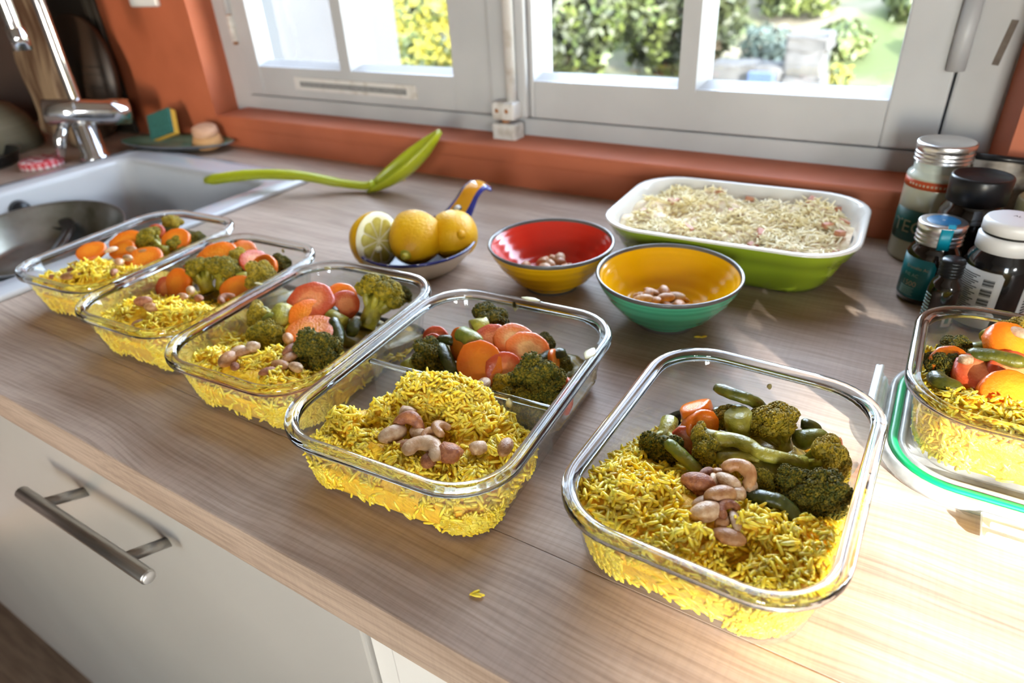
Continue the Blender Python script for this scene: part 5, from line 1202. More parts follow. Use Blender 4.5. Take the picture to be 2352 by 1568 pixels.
def crown_mesh(seed, nl=12, nb=1300):
    rs = np.random.RandomState(seed); cs, rl = [], []
    for i in range(nl):
        th = math.acos(1 - 1.15 * (i + 0.5) / nl); ph = 2.399 * i + seed
        d = np.array([math.sin(th) * math.cos(ph), math.sin(th) * math.sin(ph), math.cos(th) * 0.85]); cs.append(d * rs.uniform(0.50, 0.68)); rl.append(rs.uniform(0.30, 0.42))
    cs, rl = np.array(cs), np.array(rl)
    V1, F1 = scatter(I2[0], I2[1], cs, np.tile(np.eye(3), (nl, 1, 1)), np.stack([rl] * 3, 1) * 0.97)
    d = rs.normal(size=(nb * 5, 3)); d /= np.linalg.norm(d, axis=1)[:, None]; d[:, 2] = np.where(d[:, 2] < -0.35, -d[:, 2], d[:, 2])
    i = rs.randint(0, nl, nb * 5); Pq = cs[i] + d * rl[i][:, None] * 1.0
    keep = np.ones(len(Pq), bool)
    for j in range(nl): keep &= (np.linalg.norm(Pq - cs[j], axis=1) > rl[j] * 0.93)
    Pq = Pq[keep][:nb]; m = len(Pq)
    V2, F2 = scatter(I1[0], I1[1], Pq, np.tile(np.eye(3), (m, 1, 1)), np.repeat(rs.uniform(0.028, 0.050, m)[:, None], 3, 1))
    return mesh_np('crown', np.concatenate([V1, V2]), np.concatenate([F1, F2 + len(V1)]))
CROWNS = [crown_mesh(s) for s in (2, 5, 9)]
CRM = {}
def broccoli(k, desc, m, c, x, y, z, r, stem, sw=0.30, v=0, clampm=None):
    """crown centre at crop pixel (x, y) and height z; stem: crop pixel and height of the cut end"""
    p = keep_in(k, P(c, x, y, z), (r * 0.55 if clampm is None else clampm)); s = P(stem[0], stem[1], stem[2], stem[3]); s = keep_in(k, s, 0.003)
    ax = (p - s); ln = max(ax.length, r * 0.9); ax.normalize()
    t = thing('broccoli_floret', desc, 'broccoli', p, 0, 'broccoli florets'); place_z(t, ax, v * 1.3)
    key = (m, v % 3)
    if key not in CRM:
        me = CROWNS[v % 3].copy(); me.materials.append(M[m]); CRM[key] = me
    o = bpy.data.objects.new('crown', CRM[key]); C.objects.link(o); o.parent = t; o.scale = (r, r, r * 0.92); o['kind'] = 'stuff'
    V, F = tube_geo([(0, 0, -ln), (0.02 * r, 0, -ln * 0.6 - 0.1 * r), (0, 0.02 * r, -0.28 * r), (0, 0, 0.1 * r)], [sw * r * 0.95, sw * r, sw * r * 1.15, sw * r * 0.8], 12)
    for i in range(6):
        a = 2 * math.pi * i / 6 + v; tip = Vector((math.cos(a) * 0.62 * r, math.sin(a) * 0.62 * r, 0.10 * r)); b0 = Vector((math.cos(a) * 0.12 * r, math.sin(a) * 0.12 * r, -0.62 * r))
        V2, F2 = tube_geo([b0, b0.lerp(tip, 0.5) + Vector((math.cos(a), math.sin(a), 0)) * 0.06 * r, tip], [0.15 * r, 0.13 * r, 0.12 * r], 8)
        F += [tuple(j + len(V) for j in f) for f in F2]; V += V2
    link_mesh('stalk', mesh_from('stalk', V, F), M['stalk'], t)
    return t
def stalk(k, desc, m, pts, rad, cat='broccoli', name='broccoli_stalk'):
    w = [keep_in(k, P(*p), 0.003) for p in pts]; c0 = sum(w, Vector()) / len(w); sp = smooth_path([p - c0 for p in w], 5) if len(w) > 2 else [p - c0 for p in w]
    o = tube(name, sp, [rad * (1.12 - 0.3 * i / len(sp) + 0.06 * math.sin(i * 0.9)) for i in range(len(sp))], M[m], None, 12, 0.8); o.location = c0
    return tag(o, desc, cat)
def topnut(k, desc, kind, m, c, x, y, z, ln, ang=0.0, pitch=0.0, roll=0.0, group=None):
    """ang: direction of the long axis in the picture, degrees counter-clockwise"""
    p = P(c, x, y, z); u, v = px(c, x, y); a = D(ang)
    q = at(u + 10 * math.cos(a), v - 10 * math.sin(a), z) - p
    return nut(desc, 'cashew' if kind == 'cashew' else 'nut', kind, m, keep_in(k, p, 0.002), ln * (0.9 if k > 3 else 0.8), math.atan2(q.y, q.x), pitch, roll, group or 'nuts on the rice')
# ---- front container (5)
s = ' in the sunlit front container'
bean(5, 'dark green bean sticking out at the back' + s, 'bean', [('a', 560, 150, 0.050), ('a', 720, 215, 0.050), ('a', 880, 270, 0.047), ('a', 1010, 345, 0.040)], 0.0050)
bean(5, 'striped green bean lying at the left of the broccoli' + s, 'bean_light', [('a', 120, 640, 0.042), ('a', 260, 770, 0.038), ('a', 430, 920, 0.034)], 0.0048)
bean(5, 'dark bean with a split tip before the dark broccoli' + s, 'bean_dark', [('a', 830, 1130, 0.040), ('a', 1000, 1150, 0.042), ('a', 1180, 1210, 0.041), ('a', 1340, 1420, 0.036)], 0.0052)
bean(5, 'short green bean at the back right of the broccoli' + s, 'bean', [('a', 1330, 480, 0.040), ('a', 1500, 560, 0.036)], 0.0048)
bean(5, 'thick olive bean piece beside the right hand broccoli' + s, 'bean_light', [('a', 1280, 640, 0.036), ('a', 1560, 620, 0.034)], 0.0078)
bean(5, 'hidden dark bean behind the two orange carrot pieces' + s, 'bean_dark', [('a', 520, 400, 0.036), ('a', 840, 360, 0.036)], 0.0048)
carrot(5, 'orange carrot slice standing on edge at the back left' + s, 'carrot', 'a', 395, 375, 0.040, 0.0095, 0.0100, (-0.25, -0.45, 0.85), 0.55, 1.45, 1)
carrot(5, 'bright orange carrot chunk in front of the edgewise slice' + s, 'carrot', 'a', 420, 500, 0.038, 0.0100, 0.012, (0.15, 0.85, 0.55), 0.5, 1.15, 2)
carrot(5, 'pinkish carrot piece low between carrot chunk and bean' + s, 'carrot_red', 'a', 300, 640, 0.032, 0.010, 0.008, (-0.3, 0.8, 0.5), 0, 1.0, 3)
carrot(5, 'thin orange carrot edge at the right glass wall' + s, 'carrot', 'a', 1690, 790, 0.030, 0.011, 0.004, (0.9, 0.3, 0.3), 0, 1.2, 4, 0.0)
carrot(5, 'small orange carrot corner under the right broccoli' + s, 'carrot', 'a', 1370, 940, 0.030, 0.006, 0.005, (0.2, 0.6, 0.7), 0, 1.0, 0)
broccoli(5, 'dark olive broccoli floret at the left' + s, 'broc_dark', 'a', 90, 700, 0.029, 0.0165, ('a', 150, 450, 0.034), 0.34, 0)
broccoli(5, 'large yellow broccoli floret topping the pile' + s, 'broc_yellow', 'a', 1090, 500, 0.040, 0.0175, ('a', 1180, 700, 0.028), 0.30, 1)
broccoli(5, 'curry coloured broccoli floret behind the cut stalk' + s, 'broc_mid', 'a', 650, 440, 0.036, 0.0115, ('a', 760, 560, 0.03), 0.4, 2)
stalk(5, 'pale cut broccoli stalk end at the top' + s, 'stalk', [('a', 765, 400, 0.047), ('a', 770, 570, 0.034)], 0.0088)
broccoli(5, 'small broccoli floret at the left end of the long stalk' + s, 'broc_yellow', 'a', 440, 590, 0.043, 0.0085, ('a', 800, 640, 0.043), 0.45, 0)
broccoli(5, 'yellow green floret under the long stalk' + s, 'broc_mid', 'a', 500, 730, 0.039, 0.0120, ('a', 800, 770, 0.036), 0.30, 1)
stalk(5, 'long pale broccoli stalk lying across the pile' + s, 'stalk', [('a', 560, 625, 0.044), ('a', 740, 630, 0.046), ('a', 880, 690, 0.046), ('a', 1010, 760, 0.046), ('a', 1380, 830, 0.042)], 0.0046)
stalk(5, 'second broccoli stalk branch below the long one' + s, 'stalk', [('a', 560, 790, 0.038), ('a', 760, 770, 0.041), ('a', 960, 790, 0.043)], 0.0036)
stalk(5, 'thick olive broccoli stalk behind the nuts' + s, 'stalk', [('a', 870, 880, 0.034), ('a', 1060, 890, 0.036), ('a', 1270, 930, 0.034)], 0.0078)
broccoli(5, 'yellow broccoli floret at the right glass wall' + s, 'broc_yellow', 'a', 1560, 830, 0.040, 0.0165, ('a', 1330, 840, 0.034), 0.30, 2, 0.006)
broccoli(5, 'dark green broccoli floret at the front right' + s, 'broc_dark', 'a', 1260, 1020, 0.040, 0.0110, ('a', 1350, 930, 0.030), 0.35, 0)
broccoli(5, 'wide dark green broccoli floret resting on rice at the right' + s, 'broc_dark', 'a', 1520, 1110, 0.040, 0.0165, ('a', 1560, 950, 0.030), 0.3, 1, 0.007)
broccoli(5, 'second dark bud cluster of the front right broccoli' + s, 'broc_dark', 'a', 1340, 1190, 0.037, 0.0105, ('a', 1450, 1060, 0.030), 0.3, 2)
broccoli(5, 'small olive bud cluster beside the cashew' + s, 'broc_mid', 'a', 960, 1010, 0.036, 0.0100, ('a', 1010, 930, 0.028), 0.4, 0)
for desc, kind, m, x, y, z, ln, ang, pi_, ro in (
    ('curled golden cashew on top of the nuts', 'cashew', 'nut_tan', 790, 920, 0.048, 0.024, -30, 0.2, 0.5),
    ('reddish brown skinned nut at the left of the nuts', 'whole', 'nut_brown', 405, 1010, 0.045, 0.0205, -12, 0, 0.1),
    ('pale peanut half at the top of the nuts', 'half', 'nut_pale', 675, 1000, 0.047, 0.0165, -30, 0, 0.2),
    ('pale upright peanut half behind the brown nut', 'half', 'nut_pale', 545, 990, 0.045, 0.0125, 80, 0.2, 0.9),
    ('glossy golden brown whole nut in the middle', 'whole', 'nut_tan', 605, 1125, 0.046, 0.0195, 8, 0, 0),
    ('pale broken nut cube at the right', 'chunk', 'nut_pale', 770, 1110, 0.045, 0.0115, 50, 0.3, 0),
    ('pale nut piece under the cashew', 'chunk', 'nut_pale', 875, 1045, 0.044, 0.010, 20, 0, 0),
    ('brown nut half partly under the golden nut', 'half', 'nut_brown', 655, 1060, 0.044, 0.014, -20, 0, 0.2),
    ('brown nut low at the left', 'whole', 'nut_brown', 440, 1100, 0.041, 0.0135, -20, 0, 0.1),
    ('light nut half left of centre', 'half', 'nut_pale', 455, 1190, 0.0425, 0.0145, 15, 0, 0.3),
    ('large pale whole peanut at the front left', 'whole', 'nut_pale', 475, 1275, 0.044, 0.0200, 15, 0, 0),
    ('orange brown cashew piece lying crosswise', 'cashew', 'nut_brown', 670, 1245, 0.045, 0.0165, 30, 0, 0.4),
    ('pale upright peanut half at the right front', 'half', 'nut_pale', 735, 1360, 0.042, 0.0155, 100, 0, 0.8),
    ('brownish pink nut chunk at the front', 'chunk', 'nut_tan', 630, 1380, 0.040, 0.0125, 60, 0, 0),
    ('tan peanut half lowest on the rice', 'half', 'nut_tan', 680, 1500, 0.040, 0.0190, -15, 0, 0.1),
    ('small dark nut skin at the back of the nuts', 'half', 'nut_brown', 480, 920, 0.043, 0.011, 25, 0, 0.3),
    ('small tan nut tip behind the pale halves', 'chunk', 'nut_tan', 590, 925, 0.043, 0.009, 0, 0, 0)):
    topnut(5, desc + s, kind, m, 'a', x, y, z, ln, ang, pi_, ro)

# ---- divided container (4)
s = ' in the divided container'
broccoli(4, 'dark broccoli floret crowning the back of the vegetables' + s, 'broc_dark', 'b', 960, 215, 0.044, 0.0175, ('b', 900, 330, 0.034), 0.35, 0)
broccoli(4, 'dark broccoli floret at the left of the vegetables' + s, 'broc_dark', 'b', 400, 560, 0.030, 0.0180, ('b', 250, 640, 0.020), 0.35, 1)
broccoli(4, 'large dark broccoli floret at the right front by the divider' + s, 'broc_dark', 'b', 1370, 770, 0.033, 0.0215, ('b', 1500, 640, 0.018), 0.3, 2)
broccoli(4, 'yellow broccoli bud cluster at the divider' + s, 'broc_yellow', 'b', 1110, 830, 0.028, 0.0120, ('b', 1200, 780, 0.018), 0.3, 0)
broccoli(4, 'small dark broccoli floret behind the bean at the right' + s, 'broc_dark', 'b', 1440, 440, 0.030, 0.0110, ('b', 1420, 520, 0.02), 0.35, 1)
broccoli(4, 'olive bud cluster low at the right glass wall' + s, 'broc_dark', 'b', 1590, 610, 0.020, 0.010, ('b', 1540, 640, 0.012), 0.35, 2)
broccoli(4, 'hidden olive broccoli floret behind the divider glass' + s, 'broc_mid', 'b', 1250, 1010, 0.020, 0.0185, ('b', 1300, 900, 0.012), 0.3, 0)
stalk(4, 'yellow broccoli stalk low at the left of the vegetables' + s, 'stalk', [('b', 130, 640, 0.020), ('b', 280, 600, 0.024)], 0.006)
bean(4, 'bright green bean piece on top of the carrots' + s, 'bean_light', [('b', 690, 330, 0.047), ('b', 860, 440, 0.047)], 0.0080)
stalk(4, 'pale green stalk slice beside the top broccoli' + s, 'stalk', [('b', 800, 290, 0.048), ('b', 940, 245, 0.049)], 0.0068)
bean(4, 'short dark bean pointing left under the green piece' + s, 'bean_dark', [('b', 495, 400, 0.036), ('b', 660, 415, 0.038)], 0.0052)
bean(4, 'long dark bean left of the big orange slice' + s, 'bean_dark', [('b', 510, 440, 0.037), ('b', 580, 580, 0.034), ('b', 660, 740, 0.026)], 0.0062)
bean(4, 'dark bean lying to the right behind the front broccoli' + s, 'bean_dark', [('b', 1390, 600, 0.034), ('b', 1500, 530, 0.035), ('b', 1640, 505, 0.035)], 0.0056)
bean(4, 'olive bean end at the right glass wall' + s, 'bean_light', [('b', 1540, 710, 0.026), ('b', 1620, 750, 0.020)], 0.0062)
carrot(4, 'large octagonal orange carrot slice facing the camera' + s, 'carrot', 'b', 870, 610, 0.040, 0.0178, 0.0065, (-0.05, 0.72, 0.68), 0.2, 0.95, 1)
carrot(4, 'orange carrot slice seen edgewise left of the green piece' + s, 'carrot', 'b', 700, 440, 0.040, 0.0135, 0.006, (-0.85, 0.4, 0.3), 0.2, 1.2, 2)
carrot(4, 'pinkish red carrot slice behind the big orange slice' + s, 'carrot_red', 'b', 975, 410, 0.043, 0.0145, 0.006, (0.0, 0.5, 0.85), 0.6, 1.05, 3)
carrot(4, 'pale oval carrot slice at the top right' + s, 'carrot_pale', 'b', 1180, 405, 0.044, 0.0140, 0.006, (0.15, 0.55, 0.8), -0.4, 1.15, 4)
carrot(4, 'pale carrot slice with a dark speck under the oval one' + s, 'carrot_pale', 'b', 1300, 490, 0.039, 0.0145, 0.006, (0.2, 0.6, 0.75), -0.4, 1.2, 0)
carrot(4, 'reddish carrot slice at the lower right of the big one' + s, 'carrot_red', 'b', 1090, 680, 0.034, 0.0150, 0.006, (0.3, 0.75, 0.55), 0.3, 1.0, 1)
carrot(4, 'red carrot slice far back at the left' + s, 'carrot_red', 'b', 475, 375, 0.034, 0.0095, 0.006, (-0.1, 0.7, 0.65), 0, 1.1, 2)
carrot(4, 'red carrot slice behind the left broccoli' + s, 'carrot_red', 'b', 450, 430, 0.034, 0.0085, 0.006, (0.1, 0.8, 0.5), 0, 1.0, 3)
carrot(4, 'thin orange carrot slice standing on edge at the right' + s, 'carrot', 'b', 1535, 605, 0.031, 0.0110, 0.0042, (0.92, 0.2, 0.15), 0.0, 1.0, 4, 0.0)
carrot(4, 'orange carrot slice pressed against the right glass side' + s, 'carrot_red', '6', 1690, 690, 0.022, 0.0140, 0.004, (0.95, -0.2, -0.25), 0.0, 1.0, 0, 0.005)
carrot(4, 'small orange carrot corner low at the right' + s, 'carrot', 'b', 1590, 790, 0.018, 0.006, 0.005, (0.3, 0.6, 0.6), 0, 1, 1)
for desc, kind, m, c, x, y, z, ln, ang, pi_, ro in (
    ('pale peanut in front of the big orange slice', 'whole', 'nut_pale', 'b', 900, 800, 0.036, 0.0165, 50, 0, 0),
    ('pale round nut highest on the rice', 'chunk', 'nut_pale', 'b', 220, 1050, 0.047, 0.0135, -10, 0, 0),
    ('long reddish brown cashew', 'cashew', 'nut_brown', 'b', 240, 1145, 0.046, 0.0255, -10, 0.1, 1.2),
    ('pale brown whole peanut at the left of the nuts', 'whole', 'nut_pale', 'b', 85, 1240, 0.043, 0.0205, 20, 0, 0),
    ('tiny white nut chip between the nuts', 'chunk', 'nut_pale', 'b', 170, 1195, 0.044, 0.0065, 40, 0, 0),
    ('pale peanut half in the middle of the nuts', 'half', 'nut_pale', 'b', 320, 1240, 0.043, 0.0165, -30, 0, 0.3),
    ('curved cashew standing up at the right of the nuts', 'cashew', 'nut_tan', 'b', 520, 1190, 0.046, 0.0200, 60, 0.3, 0.5),
    ('orange brown curled cashew lying below the standing one', 'cashew', 'nut_tan', 'b', 430, 1260, 0.044, 0.0200, 30, 0, 0.4),
    ('large pale cashew at the front of the nuts', 'cashew', 'nut_pale', 'b', 370, 1370, 0.043, 0.0310, -12, 0, 0.15),
    ('reddish brown nut chunk at the front right of the nuts', 'chunk', 'nut_brown', 'b', 600, 1415, 0.041, 0.0190, -20, 0, 0),
    ('brown nut chunk lowest at the front', 'chunk', 'nut_brown', 'b', 410, 1475, 0.039, 0.0135, 70, 0, 0),
    ('pale nut chunk alone at the right of the rice', 'chunk', 'nut_pale', 'b', 855, 1365, 0.041, 0.0135, 20, 0, 0),
    ('orange nut against the right glass wall beside the rice', 'whole', 'nut_tan', 'b', 1100, 1360, 0.040, 0.0165, 60, 0, 0.5),
    ('small tan nut half hidden left of the large pale cashew', 'half', 'nut_tan', 'b', 190, 1330, 0.041, 0.013, 10, 0, 0)):
    topnut(4, desc + s, kind, m, c, x, y, z, ln, ang, pi_, ro)

# ---- third container (3)
s = ' in the third container'
broccoli(3, 'large broccoli floret with dark top and yellow stalk' + s, 'broc_mid', '5', 1680, 410, 0.044, 0.0240, ('5', 1570, 660, 0.024), 0.32, 0, 0.012)
broccoli(3, 'small dark broccoli floret at the far right corner' + s, 'broc_dark', '5', 1885, 385, 0.036, 0.0095, ('5', 1850, 460, 0.026), 0.35, 1)
broccoli(3, 'dark broccoli floret at the front by the near rim' + s, 'broc_dark', '5', 1170, 860, 0.036, 0.0215, ('5', 1250, 720, 0.022), 0.3, 2)
broccoli(3, 'yellowish broccoli floret at the left' + s, 'broc_yellow', '5', 740, 570, 0.037, 0.0150, ('5', 900, 560, 0.034), 0.35, 0)
broccoli(3, 'curry brown broccoli floret beside the peanut' + s, 'broc_mid', '5', 800, 730, 0.036, 0.0165, ('5', 900, 640, 0.026), 0.3, 1)
stalk(3, 'pale cut broccoli stalk left of the big carrot slice' + s, 'stalk', [('5', 930, 520, 0.044), ('5', 890, 600, 0.042), ('5', 840, 660, 0.036)], 0.0085)
stalk(3, 'olive broccoli stalk between carrots and large floret' + s, 'stalk', [('5', 1280, 560, 0.040), ('5', 1400, 620, 0.036)], 0.0062)
bean(3, 'dark bean standing in front of the large floret' + s, 'bean_dark', [('5', 1310, 590, 0.042), ('5', 1350, 690, 0.038), ('5', 1345, 800, 0.032)], 0.0058)
bean(3, 'dark bean leaning at the near glass wall' + s, 'bean_dark', [('5', 1500, 600, 0.036), ('5', 1450, 720, 0.030)], 0.0062)
bean(3, 'dark bean behind the big carrot slice' + s, 'bean_dark', [('5', 1280, 480, 0.040), ('5', 1330, 560, 0.038)], 0.0055)
bean(3, 'green bean end resting on the pale cut stalk' + s, 'bean_light', [('5', 770, 610, 0.043), ('5', 870, 560, 0.045)], 0.0045)
carrot(3, 'big red carrot slice on top' + s, 'carrot_red', '5', 1140, 455, 0.047, 0.0200, 0.007, (0.0, 0.42, 0.9), 0.2, 1.0, 0)
carrot(3, 'red carrot slice tucked under the big one' + s, 'carrot', '5', 1130, 570, 0.041, 0.0160, 0.006, (0.3, 0.5, 0.8), 0.2, 1.1, 1)
carrot(3, 'thin orange carrot slice seen edgewise' + s, 'carrot', '5', 1140, 685, 0.039, 0.0205, 0.0065, (0.0, 0.10, 1.0), 0.2, 1.0, 2)
carrot(3, 'orange carrot slice behind the large floret' + s, 'carrot', '5', 1370, 420, 0.044, 0.0130, 0.007, (0.2, 0.6, 0.75), 0.2, 1.1, 3)
carrot(3, 'red carrot slice between bean and large floret' + s, 'carrot_red', '5', 1400, 480, 0.040, 0.0125, 0.007, (0.5, 0.6, 0.6), 0.2, 1.1, 4)
for desc, kind, m, x, y, z, ln, ang in (
    ('tan peanut in front of the curry brown broccoli', 'whole', 'nut_tan', 960, 740, 0.043, 0.017, 115), ('dark brown nut half leaning on the dark broccoli', 'half', 'nut_brown', 985, 830, 0.042, 0.0215, 35),
    ('golden nut half below the dark brown one', 'half', 'nut_tan', 970, 895, 0.041, 0.0195, 35), ('tan nut half lying flat near the rim', 'half', 'nut_tan', 900, 950, 0.040, 0.0205, -15),
    ('pale nut pair at the rim beside the dark broccoli', 'whole', 'nut_pale', 1020, 965, 0.041, 0.0165, -20), ('pale nut half on the left rice mound', 'half', 'nut_pale', 565, 830, 0.044, 0.0155, 25),
    ('tan nut half between the pale halves', 'half', 'nut_tan', 605, 850, 0.043, 0.0165, 20), ('round pale nut on the rice', 'chunk', 'nut_pale', 685, 805, 0.045, 0.0145, 0),
    ('large tan peanut at the left of the rice', 'whole', 'nut_tan', 490, 900, 0.042, 0.0225, 35), ('brown nut half at the near rim', 'half', 'nut_brown', 545, 960, 0.039, 0.015, -60),
    ('reddish nut half by the near rim', 'half', 'nut_brown', 800, 1000, 0.040, 0.0165, 15)):
    topnut(3, desc + s, kind, m, '5', x, y, z, ln, ang, 0, 0.2)

# ---- second container (2)
s = ' in the second container'
broccoli(2, 'olive broccoli floret with the stalk pointing down' + s, 'broc_mid', '4', 1400, 620, 0.042, 0.0190, ('4', 1445, 760, 0.026), 0.34, 0)
broccoli(2, 'second olive broccoli floret right of the first' + s, 'broc_mid', '4', 1560, 610, 0.042, 0.0175, ('4', 1530, 740, 0.026), 0.34, 1)
broccoli(2, 'yellow broccoli floret by the near rim' + s, 'broc_yellow', '4', 1800, 660, 0.040, 0.0180, ('4', 1690, 700, 0.028), 0.34, 2)
broccoli(2, 'dark broccoli floret at the far corner' + s, 'broc_dark', '4', 1935, 575, 0.036, 0.0135, ('4', 1880, 620, 0.026), 0.34, 0)
broccoli(2, 'yellow broccoli floret behind the big carrot slice' + s, 'broc_yellow', '4', 1660, 530, 0.044, 0.0130, ('4', 1640, 600, 0.032), 0.34, 1)
stalk(2, 'yellow stalk stub right of the florets' + s, 'stalk', [('4', 1690, 620, 0.042), ('4', 1700, 680, 0.034)], 0.0075)
bean(2, 'dark bean at the left of the florets' + s, 'bean_dark', [('4', 1110, 670, 0.032), ('4', 1210, 600, 0.034)], 0.006)
bean(2, 'second dark bean behind the left carrots' + s, 'bean_dark', [('4', 1240, 690, 0.030), ('4', 1290, 620, 0.034)], 0.006)
carrot(2, 'large orange carrot slice on top' + s, 'carrot', '4', 1510, 515, 0.048, 0.0195, 0.007, (0.0, 0.35, 0.93), 0.2, 1.05, 0)
carrot(2, 'orange carrot slice at the back right of the large one' + s, 'carrot', '4', 1685, 475, 0.046, 0.0125, 0.006, (0.3, 0.5, 0.8), 0.2, 1.1, 1)
carrot(2, 'red carrot slice right of the yellow floret' + s, 'carrot_red', '4', 1760, 545, 0.043, 0.0140, 0.006, (0.4, 0.3, 0.85), 0.2, 1.1, 2)
carrot(2, 'orange carrot slice near the dark corner floret' + s, 'carrot', '4', 1830, 590, 0.042, 0.0135, 0.006, (-0.3, 0.7, 0.6), 0.2, 1.1, 3)
carrot(2, 'small red carrot piece at the left back' + s, 'carrot_red', '4', 1305, 580, 0.036, 0.0090, 0.006, (0.2, 0.6, 0.7), 0.2, 1.1, 4)
carrot(2, 'red carrot slice standing on edge at the left' + s, 'carrot', '4', 1235, 700, 0.036, 0.0150, 0.006, (-0.45, 0.75, 0.4), 0.6, 1.2, 0)
carrot(2, 'pinkish carrot slice low at the left' + s, 'carrot_red', '4', 1130, 720, 0.030, 0.0120, 0.006, (-0.2, 0.75, 0.5), 0.2, 1.1, 1)
carrot(2, 'orange carrot slice low in front of the florets' + s, 'carrot', '4', 1650, 735, 0.034, 0.0140, 0.006, (0.1, 0.5, 0.8), 0.2, 1.2, 2)
for desc, kind, m, x, y, z, ln, ang in (
    ('reddish brown nut on top of the rice', 'whole', 'nut_brown', 990, 820, 0.050, 0.0195, 5), ('tan nut below the reddish one on the rice', 'whole', 'nut_tan', 1045, 862, 0.048, 0.0175, -10),
    ('tan nut half right of the rice ridge', 'half', 'nut_tan', 1265, 790, 0.046, 0.018, -25), ('pale peanut standing beside the florets', 'whole', 'nut_pale', 1320, 745, 0.044, 0.016, 100),
    ('brown nut half in front of the olive florets', 'half', 'nut_brown', 1375, 800, 0.043, 0.0165, -30), ('tan nut at the near rim below the rice', 'half', 'nut_tan', 960, 970, 0.040, 0.015, 20),
    ('curved brown cashew at the near rim', 'cashew', 'nut_brown', 1560, 800, 0.038, 0.023, 30)):
    topnut(2, desc + s, kind, m, '4', x, y, z, ln, ang, 0, 0.2)

# ---- first container (1)
s = ' in the container nearest the sink'
broccoli(1, 'olive broccoli floret in the middle' + s, 'broc_mid', '4', 1030, 400, 0.042, 0.0170, ('4', 1120, 470, 0.030), 0.35, 0)
broccoli(1, 'yellow broccoli floret highest at the back' + s, 'broc_yellow', '4', 1195, 285, 0.044, 0.0125, ('4', 1200, 350, 0.034), 0.35, 1)
broccoli(1, 'dark broccoli floret at the right' + s, 'broc_dark', '4', 1365, 405, 0.036, 0.0120, ('4', 1340, 450, 0.026), 0.35, 2)
broccoli(1, 'olive broccoli floret at the near rim' + s, 'broc_mid', '4', 1240, 445, 0.036, 0.0130, ('4', 1210, 490, 0.026), 0.35, 0)
stalk(1, 'pale green broccoli stalk end near the rim' + s, 'stalk', [('4', 1130, 440, 0.040), ('4', 1120, 490, 0.034)], 0.0085)
bean(1, 'long dark bean lying along the back right' + s, 'bean_dark', [('4', 1110, 325, 0.042), ('4', 1260, 345, 0.040), ('4', 1400, 375, 0.036)], 0.006)
carrot(1, 'orange carrot slice left of the middle floret' + s, 'carrot', '4', 880, 415, 0.043, 0.0165, 0.007, (0.0, 0.4, 0.9), 0.2, 1.1, 0)
carrot(1, 'small shiny red carrot piece at the back' + s, 'carrot_red', '4', 1085, 340, 0.044, 0.0085, 0.009, (0.2, 0.6, 0.7), 0.2, 1.1, 1)
carrot(1, 'orange carrot slice right of the middle floret' + s, 'carrot', '4', 1220, 395, 0.043, 0.0140, 0.007, (0.0, 0.5, 0.8), 0.2, 1.1, 2)
carrot(1, 'orange carrot slice at the left back edge' + s, 'carrot', '4', 635, 475, 0.040, 0.0140, 0.006, (0.0, 0.3, 0.9), 0.2, 1.1, 3)
carrot(1, 'orange carrot slice lying near the rim' + s, 'carrot', '4', 1000, 530, 0.040, 0.0165, 0.006, (0.1, 0.35, 0.9), 0.2, 1.1, 4)
carrot(1, 'orange carrot slice between the left nuts' + s, 'carrot', '4', 850, 465, 0.042, 0.0125, 0.006, (-0.1, 0.4, 0.9), 0.2, 1.1, 0)
for desc, kind, m, x, y, z, ln, ang in (
    ('long tan nut at the left corner', 'half', 'nut_tan', 490, 645, 0.040, 0.0240, 8), ('reddish nut behind the long tan one', 'half', 'nut_brown', 515, 605, 0.041, 0.0200, 0),
    ('pale nut at the back of the carrots', 'half', 'nut_pale', 770, 465, 0.045, 0.0175, 20), ('tan nut in front of the middle floret', 'whole', 'nut_tan', 910, 460, 0.046, 0.0145, 0),
    ('tan nut half right of the rice mound', 'half', 'nut_tan', 995, 480, 0.044, 0.0185, 8), ('pale nut near the lower carrot slice', 'whole', 'nut_pale', 885, 520, 0.045, 0.0150, -10),
    ('long nut standing in the rice', 'half', 'nut_tan', 825, 550, 0.047, 0.0200, 95), ('reddish nut on the rice near the rim', 'whole', 'nut_brown', 790, 620, 0.044, 0.0150, 60), ('small red nut at the left glass wall', 'chunk', 'nut_brown', 365, 650, 0.036, 0.009, 0)):
    topnut(1, desc + s, kind, m, '4', x, y, z, ln, ang, 0, 0.2)

# ---- container on the lid (6)
s = ' in the green lidded container'
zz = 0.0105
carrot(6, 'orange carrot piece at the left back' + s, 'carrot', '9', 500, 425, zz + 0.040, 0.0105, 0.009, (-0.3, 0.6, 0.7), 0.2, 1.1, 0)
carrot(6, 'wide red carrot piece in the middle' + s, 'carrot_red', '9', 700, 500, zz + 0.040, 0.0150, 0.008, (0.0, 0.35, 0.95), 0.2, 1.1, 1)
carrot(6, 'large orange carrot piece on the rice at the front' + s, 'carrot', '9', 880, 635, zz + 0.038, 0.0155, 0.008, (-0.1, 0.65, 0.75), 0.2, 1.1, 2)
carrot(6, 'orange carrot slice at the back above the long bean' + s, 'carrot', '9', 890, 320, zz + 0.046, 0.0165, 0.009, (0.2, 0.5, 0.8), 0.2, 1.1, 3)
carrot(6, 'dark red carrot slice under the long bean' + s, 'carrot_red', '9', 900, 500, zz + 0.040, 0.0150, 0.007, (0.1, 0.6, 0.8), 0.2, 1.1, 4)
bean(6, 'thick dark bean at the left front' + s, 'bean', [('9', 370, 500, zz + 0.041), ('9', 450, 550, zz + 0.042), ('9', 580, 610, zz + 0.040)], 0.0066)
bean(6, 'long green bean lying across the carrots' + s, 'bean', [('9', 620, 370, zz + 0.046), ('9', 800, 390, zz + 0.048), ('9', 1000, 435, zz + 0.048)], 0.0062)
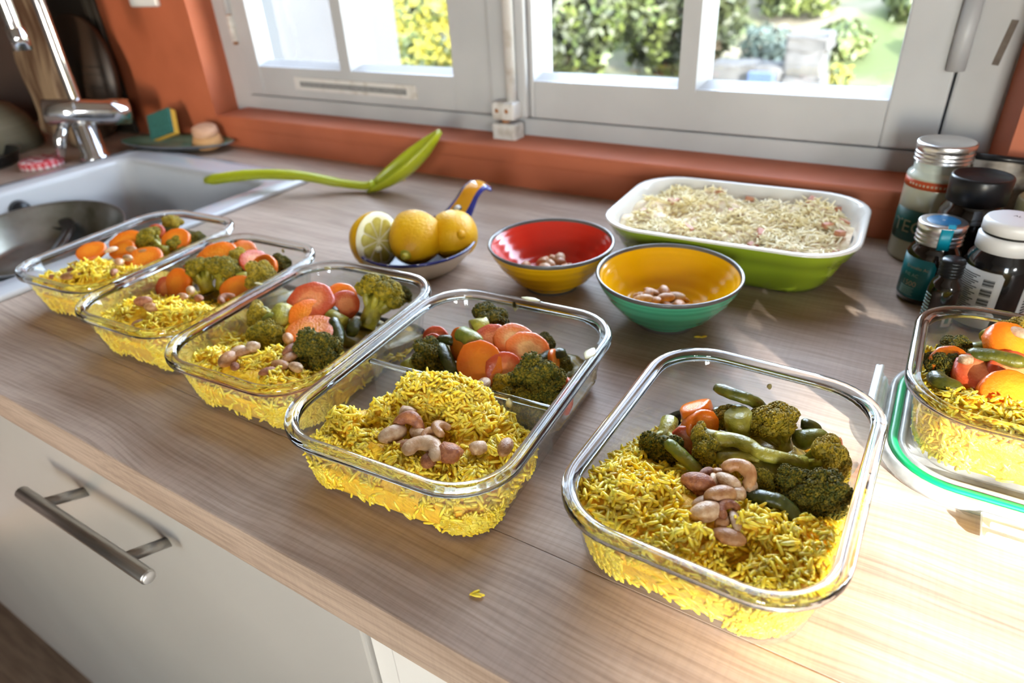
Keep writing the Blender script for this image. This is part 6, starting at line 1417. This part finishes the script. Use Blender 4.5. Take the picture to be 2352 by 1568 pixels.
bean(6, 'olive bean piece behind the long one' + s, 'bean_light', [('9', 640, 350, zz + 0.042), ('9', 790, 330, zz + 0.042)], 0.0055)
broccoli(6, 'small dark broccoli floret at the left back' + s, 'broc_dark', '9', 545, 350, zz + 0.040, 0.0120, ('9', 520, 420, zz + 0.030), 0.35, 0)
broccoli(6, 'dark broccoli floret at the left glass wall' + s, 'broc_dark', '9', 420, 450, zz + 0.036, 0.0130, ('9', 450, 500, zz + 0.026), 0.35, 1)
broccoli(6, 'yellow broccoli floret at the far right' + s, 'broc_yellow', '9', 960, 235, zz + 0.044, 0.0150, ('9', 960, 300, zz + 0.034), 0.35, 2)
stalk(6, 'yellow green broccoli stalk along the back' + s, 'stalk', [('9', 760, 270, zz + 0.042), ('9', 860, 225, zz + 0.043), ('9', 980, 190, zz + 0.043)], 0.006)
topnut(6, 'small pale nut at the left of the red carrot' + s, 'chunk', 'nut_pale', '9', 612, 408, zz + 0.048, 0.0105, 0)
topnut(6, 'pale nut half at the back' + s, 'half', 'nut_pale', '9', 950, 240, zz + 0.052, 0.0190, -20)

# ------------------------------------------------------------------ a few grains dropped on the worktop
def grain_clump(label, pos, n, seed):
    rs = np.random.RandomState(seed); BV, BF = rod_base(3, 6, 0.1)
    p = np.stack([rs.uniform(-0.0035, 0.0035, n), rs.uniform(-0.0015, 0.0015, n), np.full(n, 0.0011) + rs.uniform(0, 0.001, n)], 1)
    a = rs.normal(0.4, 0.3, n); t_ = np.stack([np.cos(a), np.sin(a), 0 * a], 1)
    V, F = scatter(BV, BF, p, frames_from(t_, np.tile([0.0, 0, 1], (n, 1))), np.tile([0.0032, 0.00105, 0.001], (n, 1)))
    o = link_mesh('rice_grain', mesh_np('rice_grain', V, F), M['rice']); o.location = pos
    return tag(o, label, 'rice')
p_ = at(1093, 1370, 0.0); grain_clump('two yellow rice grains dropped on the worktop at the front edge', (p_.x, p_.y, 0.0), 3, 3)
p_ = at(922, 415, 0.0); grain_clump('yellow crumb on the worktop beside the ladle scoop', (p_.x, p_.y, 0.0), 2, 4)
p_ = at(1608, 777, 0.0); grain_clump('yellow green crumb on the worktop in front of the mint bowl', (p_.x, p_.y, 0.0), 2, 5)
